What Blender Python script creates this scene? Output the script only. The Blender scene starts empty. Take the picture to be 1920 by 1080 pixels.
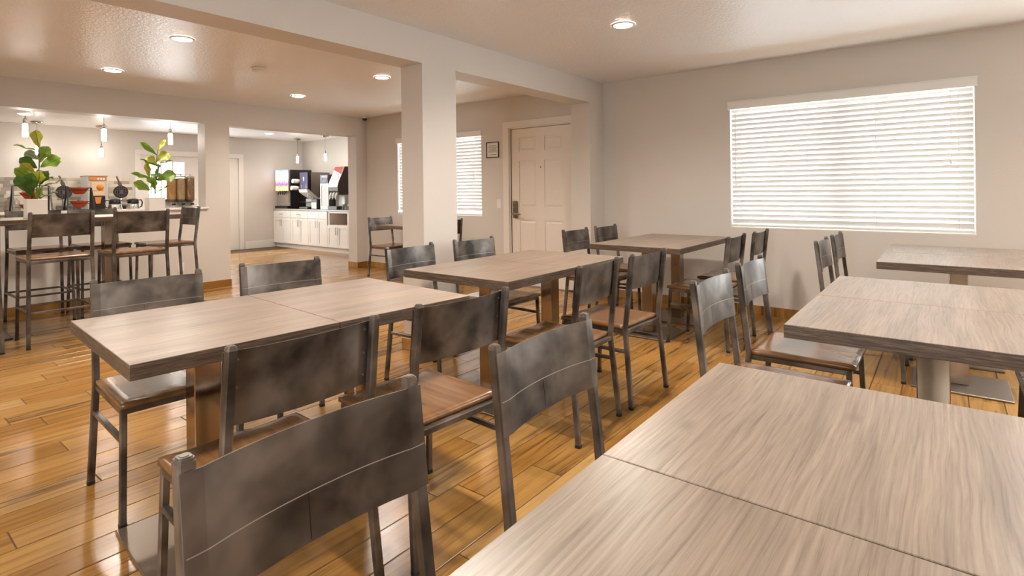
import bpy, bmesh, math, random
from mathutils import Vector, Matrix

# ------------------------------------------------------------------ camera, world, exposure
SC = bpy.context.scene
COL = SC.collection
CAM_H, YAW, ROLL, FPX, CYPX = 1.22, 0.668, 0.0113, 1028.0, 357.2
cam_data = bpy.data.cameras.new('camera')
cam_data.sensor_width = 36.0
cam_data.lens = 36.0 * FPX / 1920.0
cam_data.shift_y = -(540.0 - CYPX) / 1920.0
cam_data.clip_start = 0.02
cam_data.clip_end = 200.0
cam = bpy.data.objects.new('camera', cam_data)
COL.objects.link(cam)
_fwd = Vector((math.cos(YAW), math.sin(YAW), 0))
_rt0 = Vector((math.sin(YAW), -math.cos(YAW), 0))
_up0 = Vector((0, 0, 1))
_rt = _rt0 * math.cos(ROLL) - _up0 * math.sin(ROLL)
_up = _up0 * math.cos(ROLL) + _rt0 * math.sin(ROLL)
_m = Matrix((( _rt.x, _up.x, -_fwd.x, 0), (_rt.y, _up.y, -_fwd.y, 0), (_rt.z, _up.z, -_fwd.z, CAM_H), (0, 0, 0, 1)))
cam.matrix_world = _m
SC.camera = cam

world = bpy.data.worlds.new('sky')
SC.world = world
world.use_nodes = True
_bg = world.node_tree.nodes['Background']
_bg.inputs[0].default_value = (0.86, 0.93, 1.0, 1)
SKY = 3.6
_bg.inputs[1].default_value = SKY
LAMP = 16.0            # radiance of a ceiling downlight lens
SPOT = 32.0            # watts of each downlight's beam
LAMP_COL = (1.0, 0.90, 0.79)
PEND = 14.0
SC.view_settings.view_transform = 'Standard'
SC.view_settings.look = 'None'
SC.view_settings.gamma = 1.0
SC.view_settings.use_curve_mapping = False
SC.view_settings.exposure = 2.52
SC.cycles.use_denoising = True
SC.cycles.adaptive_threshold = 0.02
SC.cycles.max_bounces = 7
SC.cycles.diffuse_bounces = 4
SC.cycles.glossy_bounces = 3
SC.cycles.transparent_max_bounces = 7
SC.cycles.sample_clamp_indirect = 6.0
SC.cycles.caustics_reflective = False
SC.cycles.caustics_refractive = False


def portal(loc, rot, sx, sy):
    d = bpy.data.lights.new('window_portal', 'AREA')
    d.shape = 'RECTANGLE'; d.size = sx; d.size_y = sy
    d.cycles.is_portal = True
    o = bpy.data.objects.new('window_portal', d)
    o.location = loc; o.rotation_euler = rot
    COL.objects.link(o)


# portals only guide the sky light through the window openings, two of them added
portal((5.80, 0.735, 1.42), (0, math.radians(90), 0), 1.2, 1.9)
portal((5.80, 5.81, 1.43), (0, math.radians(90), 0), 1.12, 1.76)
portal((5.80, -1.53, 1.35), (0, math.radians(90), 0), 1.62, 1.62)
portal((-2.80, 0.40, 1.47), (0, math.radians(-90), 0), 1.3, 1.45)
portal((4.75, 12.30, 1.25), (math.radians(-90), 0, 0), 1.9, 1.4)

# ------------------------------------------------------------------ room numbers
XR = 5.60                  # right wall with window and door
YB0, YB1 = 3.07, 3.31      # beam wall
ZB = 2.184                 # beam underside
ZC = 2.435                 # ceiling
YC0, YC1 = 7.46, 7.68      # counter wall
YP, XP = 12.05, 7.20       # pantry back wall, right wall
XL, YN = -2.6, -2.6        # unseen side and rear walls

# ------------------------------------------------------------------ materials
MATS = {}


class NT:
    def __init__(s, name):
        s.m = bpy.data.materials.new(name)
        s.m.use_nodes = True
        s.t = s.m.node_tree
        s.b = s.t.nodes['Principled BSDF']
        s.out = s.t.nodes['Material Output']

    def n(s, typ, **kw):
        nd = s.t.nodes.new(typ)
        for k, v in kw.items():
            setattr(nd, k, v)
        return nd

    def l(s, a, b):
        s.t.links.new(a, b)

    def val(s, sock, v):
        if hasattr(v, 'links') or hasattr(v, 'is_output'):
            s.l(v, sock)
        else:
            sock.default_value = v

    def math(s, op, a, b=0.0):
        nd = s.n('ShaderNodeMath', operation=op)
        s.val(nd.inputs[0], a); s.val(nd.inputs[1], b)
        return nd.outputs[0]

    def noise(s, vec, scale, detail=3.0, rough=0.55, dist=0.0):
        nd = s.n('ShaderNodeTexNoise')
        if vec is not None:
            s.l(vec, nd.inputs['Vector'])
        nd.inputs['Scale'].default_value = scale
        nd.inputs['Detail'].default_value = detail
        nd.inputs['Roughness'].default_value = rough
        nd.inputs['Distortion'].default_value = dist
        return nd.outputs['Fac']

    def scale(s, vec, xyz):
        nd = s.n('ShaderNodeVectorMath', operation='MULTIPLY')
        s.l(vec, nd.inputs[0]); nd.inputs[1].default_value = xyz
        return nd.outputs[0]

    def vadd(s, a, b):
        nd = s.n('ShaderNodeVectorMath', operation='ADD')
        s.l(a, nd.inputs[0]); s.l(b, nd.inputs[1])
        return nd.outputs[0]

    def ramp(s, fac, stops):
        nd = s.n('ShaderNodeValToRGB')
        cr = nd.color_ramp
        while len(cr.elements) < len(stops):
            cr.elements.new(0.5)
        for e, (p, c) in zip(cr.elements, stops):
            e.position = p; e.color = (*c, 1)
        s.l(fac, nd.inputs[0])
        return nd.outputs[0]

    def mix(s, fac, a, b, mode='MIX'):
        nd = s.n('ShaderNodeMix', data_type='RGBA', blend_type=mode)
        s.val(nd.inputs[0], fac)
        for i, v in ((6, a), (7, b)):
            if isinstance(v, tuple):
                nd.inputs[i].default_value = (*v, 1) if len(v) == 3 else v
            else:
                s.l(v, nd.inputs[i])
        return nd.outputs[2]

    def bump(s, h, strength=0.2, dist=0.01):
        nd = s.n('ShaderNodeBump')
        nd.inputs['Strength'].default_value = strength
        nd.inputs['Distance'].default_value = dist
        s.l(h, nd.inputs['Height'])
        s.l(nd.outputs[0], s.b.inputs['Normal'])

    def obj(s):
        return s.n('ShaderNodeTexCoord').outputs['Object']

    def pos(s):
        return s.n('ShaderNodeNewGeometry').outputs['Position']

    def rnd(s, island=False):
        if island:
            return s.n('ShaderNodeNewGeometry').outputs['Random Per Island']
        return s.n('ShaderNodeObjectInfo').outputs['Random']


def mat(name, col, rough=0.5, metal=0.0, spec=0.5, emit=None, estr=0.0, alpha=None, trans=None):
    if name in MATS:
        return MATS[name]
    t = NT(name)
    t.b.inputs['Base Color'].default_value = (*col, 1)
    t.b.inputs['Roughness'].default_value = rough
    t.b.inputs['Metallic'].default_value = metal
    t.b.inputs['Specular IOR Level'].default_value = spec
    if emit:
        t.b.inputs['Emission Color'].default_value = (*emit, 1)
        t.b.inputs['Emission Strength'].default_value = estr
    if trans is not None:
        t.b.inputs['Transmission Weight'].default_value = trans
    MATS[name] = t.m
    return t.m


def m_paint(name, col, rough, bump, bscale, dist=0.004):
    t = NT(name)
    p = t.pos()
    n1 = t.noise(p, 1.6, 3)
    c = t.mix(n1, tuple(x * 0.96 for x in col), tuple(min(1, x * 1.03) for x in col))
    t.l(c, t.b.inputs['Base Color'])
    t.b.inputs['Roughness'].default_value = rough
    t.bump(t.noise(p, bscale, 3, 0.6, 0.4), bump, dist)
    MATS[name] = t.m
    return t.m


M_WALL = m_paint('wall_paint', (0.66, 0.612, 0.56), 0.55, 0.22, 70)
M_CEIL = m_paint('ceiling_paint', (0.84, 0.81, 0.79), 0.33, 0.9, 42, 0.006)
M_WHITE = mat('white_trim_paint', (0.80, 0.76, 0.71), 0.35)
M_DOOR = mat('cream_door_paint', (0.80, 0.74, 0.67), 0.32)
M_CAB = mat('white_cabinet_paint', (0.84, 0.81, 0.77), 0.35)


def wood_floor(name, island):
    t = NT(name)
    p = t.pos()
    r = t.rnd(island)
    comb = t.n('ShaderNodeCombineXYZ')
    t.l(t.math('MULTIPLY', r, 37.0), comb.inputs[0])
    t.l(t.math('MULTIPLY', r, 91.0), comb.inputs[1])
    t.l(t.math('MULTIPLY', r, 13.0), comb.inputs[2])
    q = t.vadd(p, comb.outputs[0])
    warp = t.noise(t.scale(q, (1.6, 7, 1)), 1.0, 2)
    g = t.noise(t.scale(q, (1.5, 26, 1)), 1.0, 6, 0.62, 0.9)
    fine = t.noise(t.scale(q, (4, 150, 1)), 1.0, 3, 0.6)
    base = t.ramp(r, [(0.0, (0.34, 0.166, 0.034)), (0.25, (0.42, 0.215, 0.052)), (0.5, (0.47, 0.270, 0.086)), (0.75, (0.36, 0.178, 0.033)), (1.0, (0.52, 0.325, 0.130))])
    grain = t.ramp(g, [(0.28, (0.52, 0.45, 0.36)), (0.46, (0.92, 0.89, 0.84)), (0.62, (1.10, 1.08, 1.04)), (0.8, (0.85, 0.80, 0.7))])
    c = t.mix(1.0, base, grain, 'MULTIPLY')
    # dark heartwood streaks, more on some planks
    s = t.math('MULTIPLY', t.noise(t.scale(q, (1.1, 17, 1)), 1.0, 4, 0.62, 1.1), t.math('ADD', t.math('MULTIPLY', t.math('FRACT', t.math('MULTIPLY', r, 7.3)), 0.42), 0.70))
    sm = t.ramp(s, [(0.55, (0, 0, 0)), (0.66, (1, 1, 1))])
    c = t.mix(t.math('MULTIPLY', sm, 0.82), c, (0.10, 0.045, 0.014))
    c = t.mix(t.math('MULTIPLY', fine, 0.36), c, (0.19, 0.085, 0.022))
    t.l(c, t.b.inputs['Base Color'])
    t.b.inputs['Roughness'].default_value = 0.24
    rr = t.math('ADD', t.math('MULTIPLY', warp, 0.14), 0.15)
    t.l(rr, t.b.inputs['Roughness'])
    t.b.inputs['Specular IOR Level'].default_value = 0.55
    t.bump(t.math('ADD', g, t.math('MULTIPLY', fine, 0.5)), 0.06, 0.003)
    MATS[name] = t.m
    return t.m


M_PLANK = wood_floor('wood_look_plank', False)
M_PLANKS = wood_floor('wood_look_plank_field', True)
M_GROUT = mat('grout', (0.10, 0.055, 0.025), 0.8)


def m_laminate():
    t = NT('grey_oak_laminate')
    o = t.obj()
    r = t.rnd()
    comb = t.n('ShaderNodeCombineXYZ')
    t.l(t.math('MULTIPLY', r, 53.0), comb.inputs[0])
    t.l(t.math('MULTIPLY', r, 29.0), comb.inputs[1])
    q = t.vadd(o, comb.outputs[0])
    low = t.noise(t.scale(q, (1.6, 5.0, 1)), 1.0, 2, 0.5)
    sep = t.n('ShaderNodeSeparateXYZ'); t.l(q, sep.inputs[0])
    yy = t.math('ADD', sep.outputs[1], t.math('MULTIPLY', low, 0.05))
    cb = t.n('ShaderNodeCombineXYZ')
    t.l(t.math('MULTIPLY', sep.outputs[0], 4.5), cb.inputs[0]); t.l(t.math('MULTIPLY', yy, 150.0), cb.inputs[1])
    g = t.noise(cb.outputs[0], 1.0, 6, 0.68, 0.5)
    cb2 = t.n('ShaderNodeCombineXYZ')
    t.l(t.math('MULTIPLY', sep.outputs[0], 1.5), cb2.inputs[0]); t.l(t.math('MULTIPLY', yy, 14.0), cb2.inputs[1])
    g2 = t.noise(cb2.outputs[0], 1.0, 3, 0.5, 0.6)
    c1 = t.ramp(g, [(0.30, (0.138, 0.100, 0.073)), (0.47, (0.255, 0.194, 0.148)), (0.66, (0.335, 0.266, 0.211))])
    c2 = t.ramp(g2, [(0.3, (0.76, 0.74, 0.72)), (0.55, (1.0, 0.99, 0.98)), (0.75, (1.15, 1.13, 1.11))])
    c = t.mix(1.0, c1, c2, 'MULTIPLY')
    kn = t.n('ShaderNodeTexVoronoi'); t.l(t.scale(q, (2.6, 5.2, 1)), kn.inputs['Vector']); kn.inputs['Scale'].default_value = 1.0
    km = t.ramp(kn.outputs['Distance'], [(0.03, (1, 1, 1)), (0.10, (0, 0, 0))])
    c = t.mix(t.math('MULTIPLY', km, 0.55), c, (0.13, 0.095, 0.072))
    t.l(c, t.b.inputs['Base Color'])
    t.b.inputs['Roughness'].default_value = 0.35
    t.b.inputs['Specular IOR Level'].default_value = 1.0
    t.bump(g, 0.05, 0.0015)
    MATS['lam'] = t.m
    return t.m


def m_edge():
    t = NT('rough_oak_edge')
    o = t.obj()
    g = t.noise(t.scale(o, (9, 9, 170)), 1.0, 5, 0.7, 0.8)
    c = t.ramp(g, [(0.30, (0.030, 0.019, 0.012)), (0.5, (0.100, 0.066, 0.043)), (0.72, (0.22, 0.155, 0.110))])
    t.l(c, t.b.inputs['Base Color'])
    t.b.inputs['Roughness'].default_value = 0.5
    t.bump(g, 0.3, 0.003)
    return t.m


M_LAM = m_laminate()
M_EDGE = m_edge()


def m_gun():
    t = NT('clouded_gunmetal')
    o = t.obj(); r = t.rnd()
    comb = t.n('ShaderNodeCombineXYZ')
    t.l(t.math('MULTIPLY', r, 17.0), comb.inputs[0]); t.l(t.math('MULTIPLY', r, 31.0), comb.inputs[2])
    q = t.vadd(o, comb.outputs[0])
    n = t.noise(q, 7.5, 3, 0.5, 0.2)
    c = t.ramp(n, [(0.32, (0.042, 0.035, 0.030)), (0.50, (0.125, 0.106, 0.091)), (0.68, (0.235, 0.203, 0.176))])
    t.l(c, t.b.inputs['Base Color'])
    t.b.inputs['Metallic'].default_value = 0.6
    t.b.inputs['Roughness'].default_value = 0.36
    t.l(t.math('ADD', t.math('MULTIPLY', t.noise(q, 14, 3), 0.16), 0.28), t.b.inputs['Roughness'])
    return t.m


M_GUN = m_gun()
M_CAP = mat('worn_steel_cap', (0.23, 0.205, 0.185), 0.30, 0.7)
M_SEAM = mat('bright_seam_line', (0.46, 0.42, 0.38), 0.4, 0.6)
M_RUB = mat('black_rubber', (0.012, 0.011, 0.010), 0.6)


def m_seat():
    t = NT('varnished_brown_wood')
    o = t.obj(); r = t.rnd()
    comb = t.n('ShaderNodeCombineXYZ'); t.l(t.math('MULTIPLY', r, 23.0), comb.inputs[0])
    q = t.vadd(o, comb.outputs[0])
    g = t.noise(t.scale(q, (30, 2.5, 1)), 1.0, 4, 0.55, 0.4)
    c = t.ramp(g, [(0.3, (0.135, 0.060, 0.022)), (0.55, (0.20, 0.096, 0.037)), (0.75, (0.25, 0.125, 0.050))])
    t.l(c, t.b.inputs['Base Color'])
    t.b.inputs['Roughness'].default_value = 0.26
    t.b.inputs['Coat Weight'].default_value = 0.25
    t.b.inputs['Coat Roughness'].default_value = 0.16
    return t.m


M_SEAT = m_seat()


def m_brushed():
    t = NT('brushed_bronze_steel')
    o = t.obj()
    n = t.noise(t.scale(o, (140, 140, 2)), 1.0, 2)
    t.l(t.mix(n, (0.33, 0.265, 0.20), (0.43, 0.35, 0.27)), t.b.inputs['Base Color'])
    t.b.inputs['Metallic'].default_value = 1.0
    t.b.inputs['Roughness'].default_value = 0.13
    return t.m


M_PED = m_brushed()
M_PLATE = mat('satin_steel_plate', (0.36, 0.31, 0.26), 0.40, 1.0)
M_CHROME = mat('satin_nickel', (0.60, 0.57, 0.53), 0.22, 1.0)
M_BRASS = mat('aged_nickel_lock', (0.30, 0.25, 0.19), 0.32, 1.0)
M_BLACK = mat('black_plastic', (0.012, 0.011, 0.011), 0.35)
M_DKGREY = mat('dark_grey_plastic', (0.11, 0.098, 0.09), 0.42)
M_LTGREY = mat('light_grey_plastic', (0.55, 0.54, 0.53), 0.4)
M_STEEL = mat('stainless_steel', (0.62, 0.60, 0.57), 0.28, 1.0)
M_WPLAST = mat('white_plastic', (0.82, 0.80, 0.77), 0.35)
M_GRANITE = mat('dark_stone_top', (0.03, 0.028, 0.027), 0.15)
M_STONEEDGE = mat('grey_stone_edge', (0.42, 0.40, 0.38), 0.3)
M_CERAMIC = mat('cream_white_planter', (0.80, 0.76, 0.70), 0.45)
M_RED = mat('red_orange_bowl', (0.50, 0.055, 0.015), 0.25)
M_SOIL = mat('potting_moss', (0.09, 0.05, 0.025), 0.9)
M_PAPER = mat('paper_white', (0.82, 0.79, 0.74), 0.6)
M_INK = mat('print_ink', (0.10, 0.09, 0.08), 0.6)
M_PURPLE = mat('violet_panel', (0.075, 0.060, 0.16), 0.35)
M_ORANGE = mat('orange_print', (0.75, 0.27, 0.04), 0.4)
M_TANBOX = mat('tan_board', (0.52, 0.33, 0.20), 0.6)
M_GLOW = mat('lit_glass_white', (0.9, 0.9, 0.9), 0.4, emit=(1.0, 0.93, 0.84), estr=PEND)
M_LENS = mat('downlight_lens', (0.9, 0.9, 0.9), 0.4, emit=LAMP_COL, estr=LAMP)
M_CORD = mat('white_cord', (0.82, 0.80, 0.78), 0.6)


def m_glass(name, tint, gl=0.12):
    t = NT(name)
    tr = t.n('ShaderNodeBsdfTransparent'); tr.inputs[0].default_value = (*tint, 1)
    g = t.n('ShaderNodeBsdfGlossy'); g.inputs['Roughness'].default_value = 0.03
    mx = t.n('ShaderNodeMixShader'); mx.inputs[0].default_value = gl
    t.l(tr.outputs[0], mx.inputs[1]); t.l(g.outputs[0], mx.inputs[2])
    t.l(mx.outputs[0], t.out.inputs[0])
    return t.m


M_GLASS = m_glass('clear_glass', (0.95, 0.97, 0.96), 0.07)
M_ACRYL = m_glass('clear_acrylic', (0.86, 0.83, 0.79), 0.16)


def m_slat():
    t = NT('white_blind_slat')
    d = t.n('ShaderNodeBsdfDiffuse'); d.inputs[0].default_value = (0.86, 0.85, 0.83, 1)
    tl = t.n('ShaderNodeBsdfTranslucent'); tl.inputs[0].default_value = (0.75, 0.74, 0.72, 1)
    mx = t.n('ShaderNodeMixShader'); mx.inputs[0].default_value = 0.11
    t.l(d.outputs[0], mx.inputs[1]); t.l(tl.outputs[0], mx.inputs[2])
    t.l(mx.outputs[0], t.out.inputs[0])
    return t.m


M_SLAT = m_slat()


def m_leaf(name, c0, c1):
    t = NT(name)
    o = t.obj()
    n = t.noise(o, 18, 2)
    c = t.mix(n, c0, c1)
    t.l(c, t.b.inputs['Base Color'])
    t.b.inputs['Roughness'].default_value = 0.38
    tl = t.n('ShaderNodeBsdfTranslucent'); t.l(c, tl.inputs[0])
    mx = t.n('ShaderNodeMixShader'); mx.inputs[0].default_value = 0.35
    t.l(t.b.outputs[0], mx.inputs[1]); t.l(tl.outputs[0], mx.inputs[2])
    t.l(mx.outputs[0], t.out.inputs[0])
    return t.m


M_LEAF = [m_leaf('leaf_mid_green', (0.14, 0.24, 0.022), (0.23, 0.36, 0.040)),
          m_leaf('leaf_dark_green', (0.050, 0.11, 0.016), (0.095, 0.18, 0.026)),
          m_leaf('leaf_yellow_green', (0.34, 0.36, 0.030), (0.46, 0.44, 0.055)),
          m_leaf('leaf_grey_green', (0.20, 0.25, 0.14), (0.30, 0.34, 0.22))]
M_STEM = mat('brown_stem', (0.055, 0.030, 0.018), 0.7)
M_VEIN = mat('leaf_vein', (0.05, 0.075, 0.012), 0.5)


def m_cereal(name, c0, c1):
    t = NT(name)
    v = t.n('ShaderNodeTexVoronoi'); t.l(t.obj(), v.inputs['Vector']); v.inputs['Scale'].default_value = 75
    t.l(t.mix(v.outputs['Distance'], c1, c0), t.b.inputs['Base Color'])
    t.b.inputs['Roughness'].default_value = 0.7
    t.bump(v.outputs['Distance'], 0.5, 0.004)
    return t.m


M_CER = [m_cereal('golden_flakes', (0.62, 0.30, 0.06), (0.82, 0.50, 0.14)), m_cereal('pale_oat_rings', (0.66, 0.42, 0.19), (0.85, 0.64, 0.36)), m_cereal('brown_granola', (0.32, 0.16, 0.06), (0.58, 0.34, 0.14))]


def m_poster():
    t = NT('juice_poster_print')
    o = t.obj()
    sep = t.n('ShaderNodeSeparateXYZ'); t.l(o, sep.inputs[0])
    n = t.noise(o, 16, 3)
    h = t.math('ADD', sep.outputs[2], t.math('MULTIPLY', t.math('SUBTRACT', n, 0.5), 0.16))
    c = t.ramp(t.math('ADD', t.math('MULTIPLY', h, 2.0), 0.5), [(0.06, (0.62, 0.42, 0.22)), (0.2, (0.68, 0.36, 0.16)), (0.30, (0.16, 0.09, 0.28)), (0.40, (0.30, 0.18, 0.40)), (0.47, (0.78, 0.45, 0.18)), (0.58, (0.75, 0.70, 0.72)), (0.75, (0.55, 0.66, 0.85)), (0.95, (0.22, 0.30, 0.68))])
    t.l(c, t.b.inputs['Base Color'])
    t.l(c, t.b.inputs['Emission Color'])
    t.b.inputs['Emission Strength'].default_value = 0.35
    t.b.inputs['Roughness'].default_value = 0.3
    return t.m


M_POSTER = m_poster()


# ------------------------------------------------------------------ mesh helpers
class MB:
    def __init__(s):
        s.v = []; s.f = []; s.sm = []

    def add(s, vs, fs, smooth=False):
        o = len(s.v)
        s.v += [tuple(v) for v in vs]
        s.f += [tuple(i + o for i in f) for f in fs]
        s.sm += [smooth] * len(fs)
        return s

    def box(s, x0, x1, y0, y1, z0, z1, bev=0.0):
        if bev <= 0:
            vs = [(x, y, z) for z in (z0, z1) for y in (y0, y1) for x in (x0, x1)]
            fs = [(0, 2, 3, 1), (4, 5, 7, 6), (0, 1, 5, 4), (2, 6, 7, 3), (0, 4, 6, 2), (1, 3, 7, 5)]
            return s.add(vs, fs)
        b = min(bev, (x1 - x0) * .49, (y1 - y0) * .49, (z1 - z0) * .49)
        bm = bmesh.new()
        bmesh.ops.create_cube(bm, size=1)
        for v in bm.verts:
            v.co = Vector(((x0 + x1) / 2 + v.co.x * (x1 - x0), (y0 + y1) / 2 + v.co.y * (y1 - y0), (z0 + z1) / 2 + v.co.z * (z1 - z0)))
        bmesh.ops.bevel(bm, geom=list(bm.edges), offset=b, segments=1, affect='EDGES')
        return s.bm(bm)

    def bm(s, bm, smooth=False):
        bm.verts.index_update()
        s.add([v.co[:] for v in bm.verts], [[v.index for v in f.verts] for f in bm.faces], smooth)
        bm.free()
        return s

    def lathe(s, prof, cx=0, cy=0, n=20, smooth=True, cap=True):
        vs = []; fs = []
        for r, z in prof:
            for k in range(n):
                a = 2 * math.pi * k / n
                vs.append((cx + r * math.cos(a), cy + r * math.sin(a), z))
        m = len(prof)
        for i in range(m - 1):
            for k in range(n):
                k2 = (k + 1) % n
                fs.append((i * n + k, i * n + k2, (i + 1) * n + k2, (i + 1) * n + k))
        s.add(vs, fs, smooth)
        if cap:
            o = len(s.v) - len(vs)
            s.f.append(tuple(o + k for k in reversed(range(n)))); s.sm.append(False)
            s.f.append(tuple(o + (m - 1) * n + k for k in range(n))); s.sm.append(False)
        return s

    def cyl(s, a, b, r, n=12, r2=None, smooth=True):
        a = Vector(a); b = Vector(b); d = (b - a).normalized()
        u = d.orthogonal().normalized(); w = d.cross(u)
        r2 = r if r2 is None else r2
        vs = []
        for p, rr in ((a, r), (b, r2)):
            for k in range(n):
                t = 2 * math.pi * k / n
                vs.append(p + (u * math.cos(t) + w * math.sin(t)) * rr)
        fs = [(k, (k + 1) % n, n + (k + 1) % n, n + k) for k in range(n)]
        s.add(vs, fs, smooth)
        o = len(s.v) - 2 * n
        s.f.append(tuple(o + k for k in reversed(range(n)))); s.sm.append(False)
        s.f.append(tuple(o + n + k for k in range(n))); s.sm.append(False)
        return s

    def bar(s, pts, w, d, ref=(1, 0, 0)):
        """rectangular tube through pts; w along ref, d across"""
        vs = []; fs = []
        ref = Vector(ref)
        c = min(w, d) * 0.16
        for i, p in enumerate(pts):
            p = Vector(p)
            a = Vector(pts[max(i - 1, 0)]); b = Vector(pts[min(i + 1, len(pts) - 1)])
            t = (b - a).normalized()
            u = (ref - t * ref.dot(t)).normalized(); v = t.cross(u)
            hw, hd = w / 2, d / 2
            for (x, y) in ((-hw + c, -hd), (hw - c, -hd), (hw, -hd + c), (hw, hd - c), (hw - c, hd), (-hw + c, hd), (-hw, hd - c), (-hw, -hd + c)):
                vs.append(p + u * x + v * y)
        n = 8
        for i in range(len(pts) - 1):
            for k in range(n):
                fs.append((i * n + k, i * n + (k + 1) % n, (i + 1) * n + (k + 1) % n, (i + 1) * n + k))
        fs.append(tuple(reversed(range(n))))
        fs.append(tuple((len(pts) - 1) * n + k for k in range(n)))
        return s.add(vs, fs)

    def mesh(s, name, m):
        me = bpy.data.meshes.new(name)
        me.from_pydata(s.v, [], s.f)
        me.validate()
        if len(me.polygons) == len(s.sm):
            me.polygons.foreach_set('use_smooth', s.sm)
        bm = bmesh.new(); bm.from_mesh(me)
        bmesh.ops.recalc_face_normals(bm, faces=list(bm.faces))
        bm.to_mesh(me); bm.free()
        if m:
            me.materials.append(m)
        return me

    def build(s, name, m, parent=None, loc=(0, 0, 0), label=None, rz=0):
        o = bpy.data.objects.new(name, s.mesh(name, m))
        COL.objects.link(o)
        o.location = loc
        o.rotation_euler = (0, 0, rz)
        if parent:
            o.parent = parent
        if label:
            o['label'] = label
        return o


def empty(name, loc, rz=0.0):
    o = bpy.data.objects.new(name, None)
    o.empty_display_size = 0.05
    COL.objects.link(o)
    o.location = loc
    o.rotation_euler = (0, 0, rz)
    return o


def tag(o, label, cat, group=None):
    o['label'] = label; o['category'] = cat
    if group:
        o['group'] = group
    return o


def struct(o, label=None):
    o['kind'] = 'structure'
    if label:
        o['label'] = label
    return o


def copy_tree(o, parent=None):
    c = o.copy()
    COL.objects.link(c)
    if parent:
        c.parent = parent
    for ch in list(o.children):
        copy_tree(ch, c)
    return c


# ------------------------------------------------------------------ room shell
def wall_with_holes(name, axis, c0, c1, a0, a1, z0, z1, holes, m=M_WALL):
    """slab between c0..c1 on `axis`, running a0..a1, with rectangular holes (a,b,z,z)"""
    mb = MB()

    def bx(p0, p1, q0, q1):
        if p1 - p0 < 1e-4 or q1 - q0 < 1e-4:
            return
        if axis == 'x':
            mb.box(c0, c1, p0, p1, q0, q1)
        else:
            mb.box(p0, p1, c0, c1, q0, q1)
    cur = a0
    for h in sorted(holes):
        bx(cur, h[0], z0, z1)
        bx(h[0], h[1], z0, h[2])
        bx(h[0], h[1], h[3], z1)
        cur = h[1]
    bx(cur, a1, z0, z1)
    return mb.build(name, m)


W1 = (-0.195, 1.668, 0.83, 2.045)      # big window opening: y0 y1 z0 z1
W2 = (4.94, 6.69, 0.872, 2.02)         # window behind the column
W3 = (-2.33, -0.73, 0.55, 2.12)        # unseen window added to this wall for more daylight
D1 = (3.50, 4.455, 0.0, 2.035)         # entrance door opening
XO = XR + 0.16
struct(wall_with_holes('wall_right', 'x', XR, XO, YN, YC0 + .1, 0, ZC, [W1, W2, W3, D1]), 'greige painted wall with blinds, window and door')
mb = MB()
mb.box(XL, XR + .01, YB0, YB1, ZB, ZC + .05)
mb.box(2.818, 3.178, YB0, YB1, 0, ZB)
mb.box(5.288, XR + .01, YB0, YB1, 0, ZB)
struct(mb.build('wall_middle', M_WALL), 'painted beam on a square column between the two dining areas')
struct(wall_with_holes('wall_far', 'y', YC0, YC1, XL, XP + .15, 0, ZC, [(-1.6, 3.095, 1.04, 2.132), (3.40, 5.40, 0, 2.126)]), 'painted wall with pass-through and wide opening to the pantry')
OP = (3.83, 5.68, 0.0, 1.985)
struct(wall_with_holes('wall_pantry_back', 'y', YP, YP + .15, XL, XP + .15, 0, ZC, [OP]))
struct(MB().box(XP, XP + .15, YC1, YP, -.08, ZC).build('wall_pantry_right', M_WALL))
W4 = (-0.3, 1.1, 0.85, 2.10)           # added window, unseen; brings daylight in from the viewer's left
struct(wall_with_holes('wall_left', 'x', XL - .15, XL, YN, YP, -.08, ZC, [W4]))
struct(MB().box(XL, XR, YN - .15, YN, -.08, ZC).build('wall_rear', M_WALL))
struct(MB().box(XL - .15, XP + .15, YN - .15, YP + .15, ZC, ZC + .12).build('ceiling', M_CEIL), 'textured warm white ceiling')
# sill board of the pass-through
struct(MB().box(-1.6, 3.125, YC0 - .025, YC1 + .02, 1.026, 1.052, .004).build('trim_1', M_WHITE), 'thin white ledge along the pass-through')

# floor: recessed grout bed, planks as pieces on it
floor = struct(MB().box(XL - .15, XP + .15, YN - .15, YP + .15, -.08, -.003).build('floor', M_GROUT), 'glossy wood-look plank floor')
PW, PL, GAP = 0.1545, 0.914, 0.0048
rng = random.Random(7)
JOINT = {}                                # measured joints: row index -> x
Y0F = 2.376 - 40 * PW
rows = []
for k in range(int((YP - YN) / PW) + 4):
    y0 = Y0F + k * PW
    if y0 + PW < YN or y0 > YP:
        continue
    x = XL - rng.random() * PL
    if 20 < k < 60:
        x = 0.74 - PL * 5 + (0 if k % 3 == 1 else (-0.32 if k % 3 == 2 else 0.30)) + rng.uniform(-.03, .03)
        if k % 5 == 0:
            x += 0.18
    while x < XP:
        a, b = max(x, XL), min(x + PL, XP)
        c, d = max(y0, YN), min(y0 + PW, YP)
        if b - a > .05 and d - c > .03:
            rows.append((a, b, c, d))
        x += PL


def seen_size(a, b, c, d):
    x, y = (a + b) / 2, (c + d) / 2
    f = x * math.cos(YAW) + y * math.sin(YAW)
    r = x * math.sin(YAW) - y * math.cos(YAW)
    if f < .35:
        return 0
    u = 960 + FPX * r / f; v = CYPX + FPX * CAM_H / f
    pad = 500 / f
    if u < -pad or u > 1920 + pad or v > 1080 + pad * .5:
        return 0
    if x > XR and y < YC1:
        return 0
    return (b - a) * (d - c) / f ** 3


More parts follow.
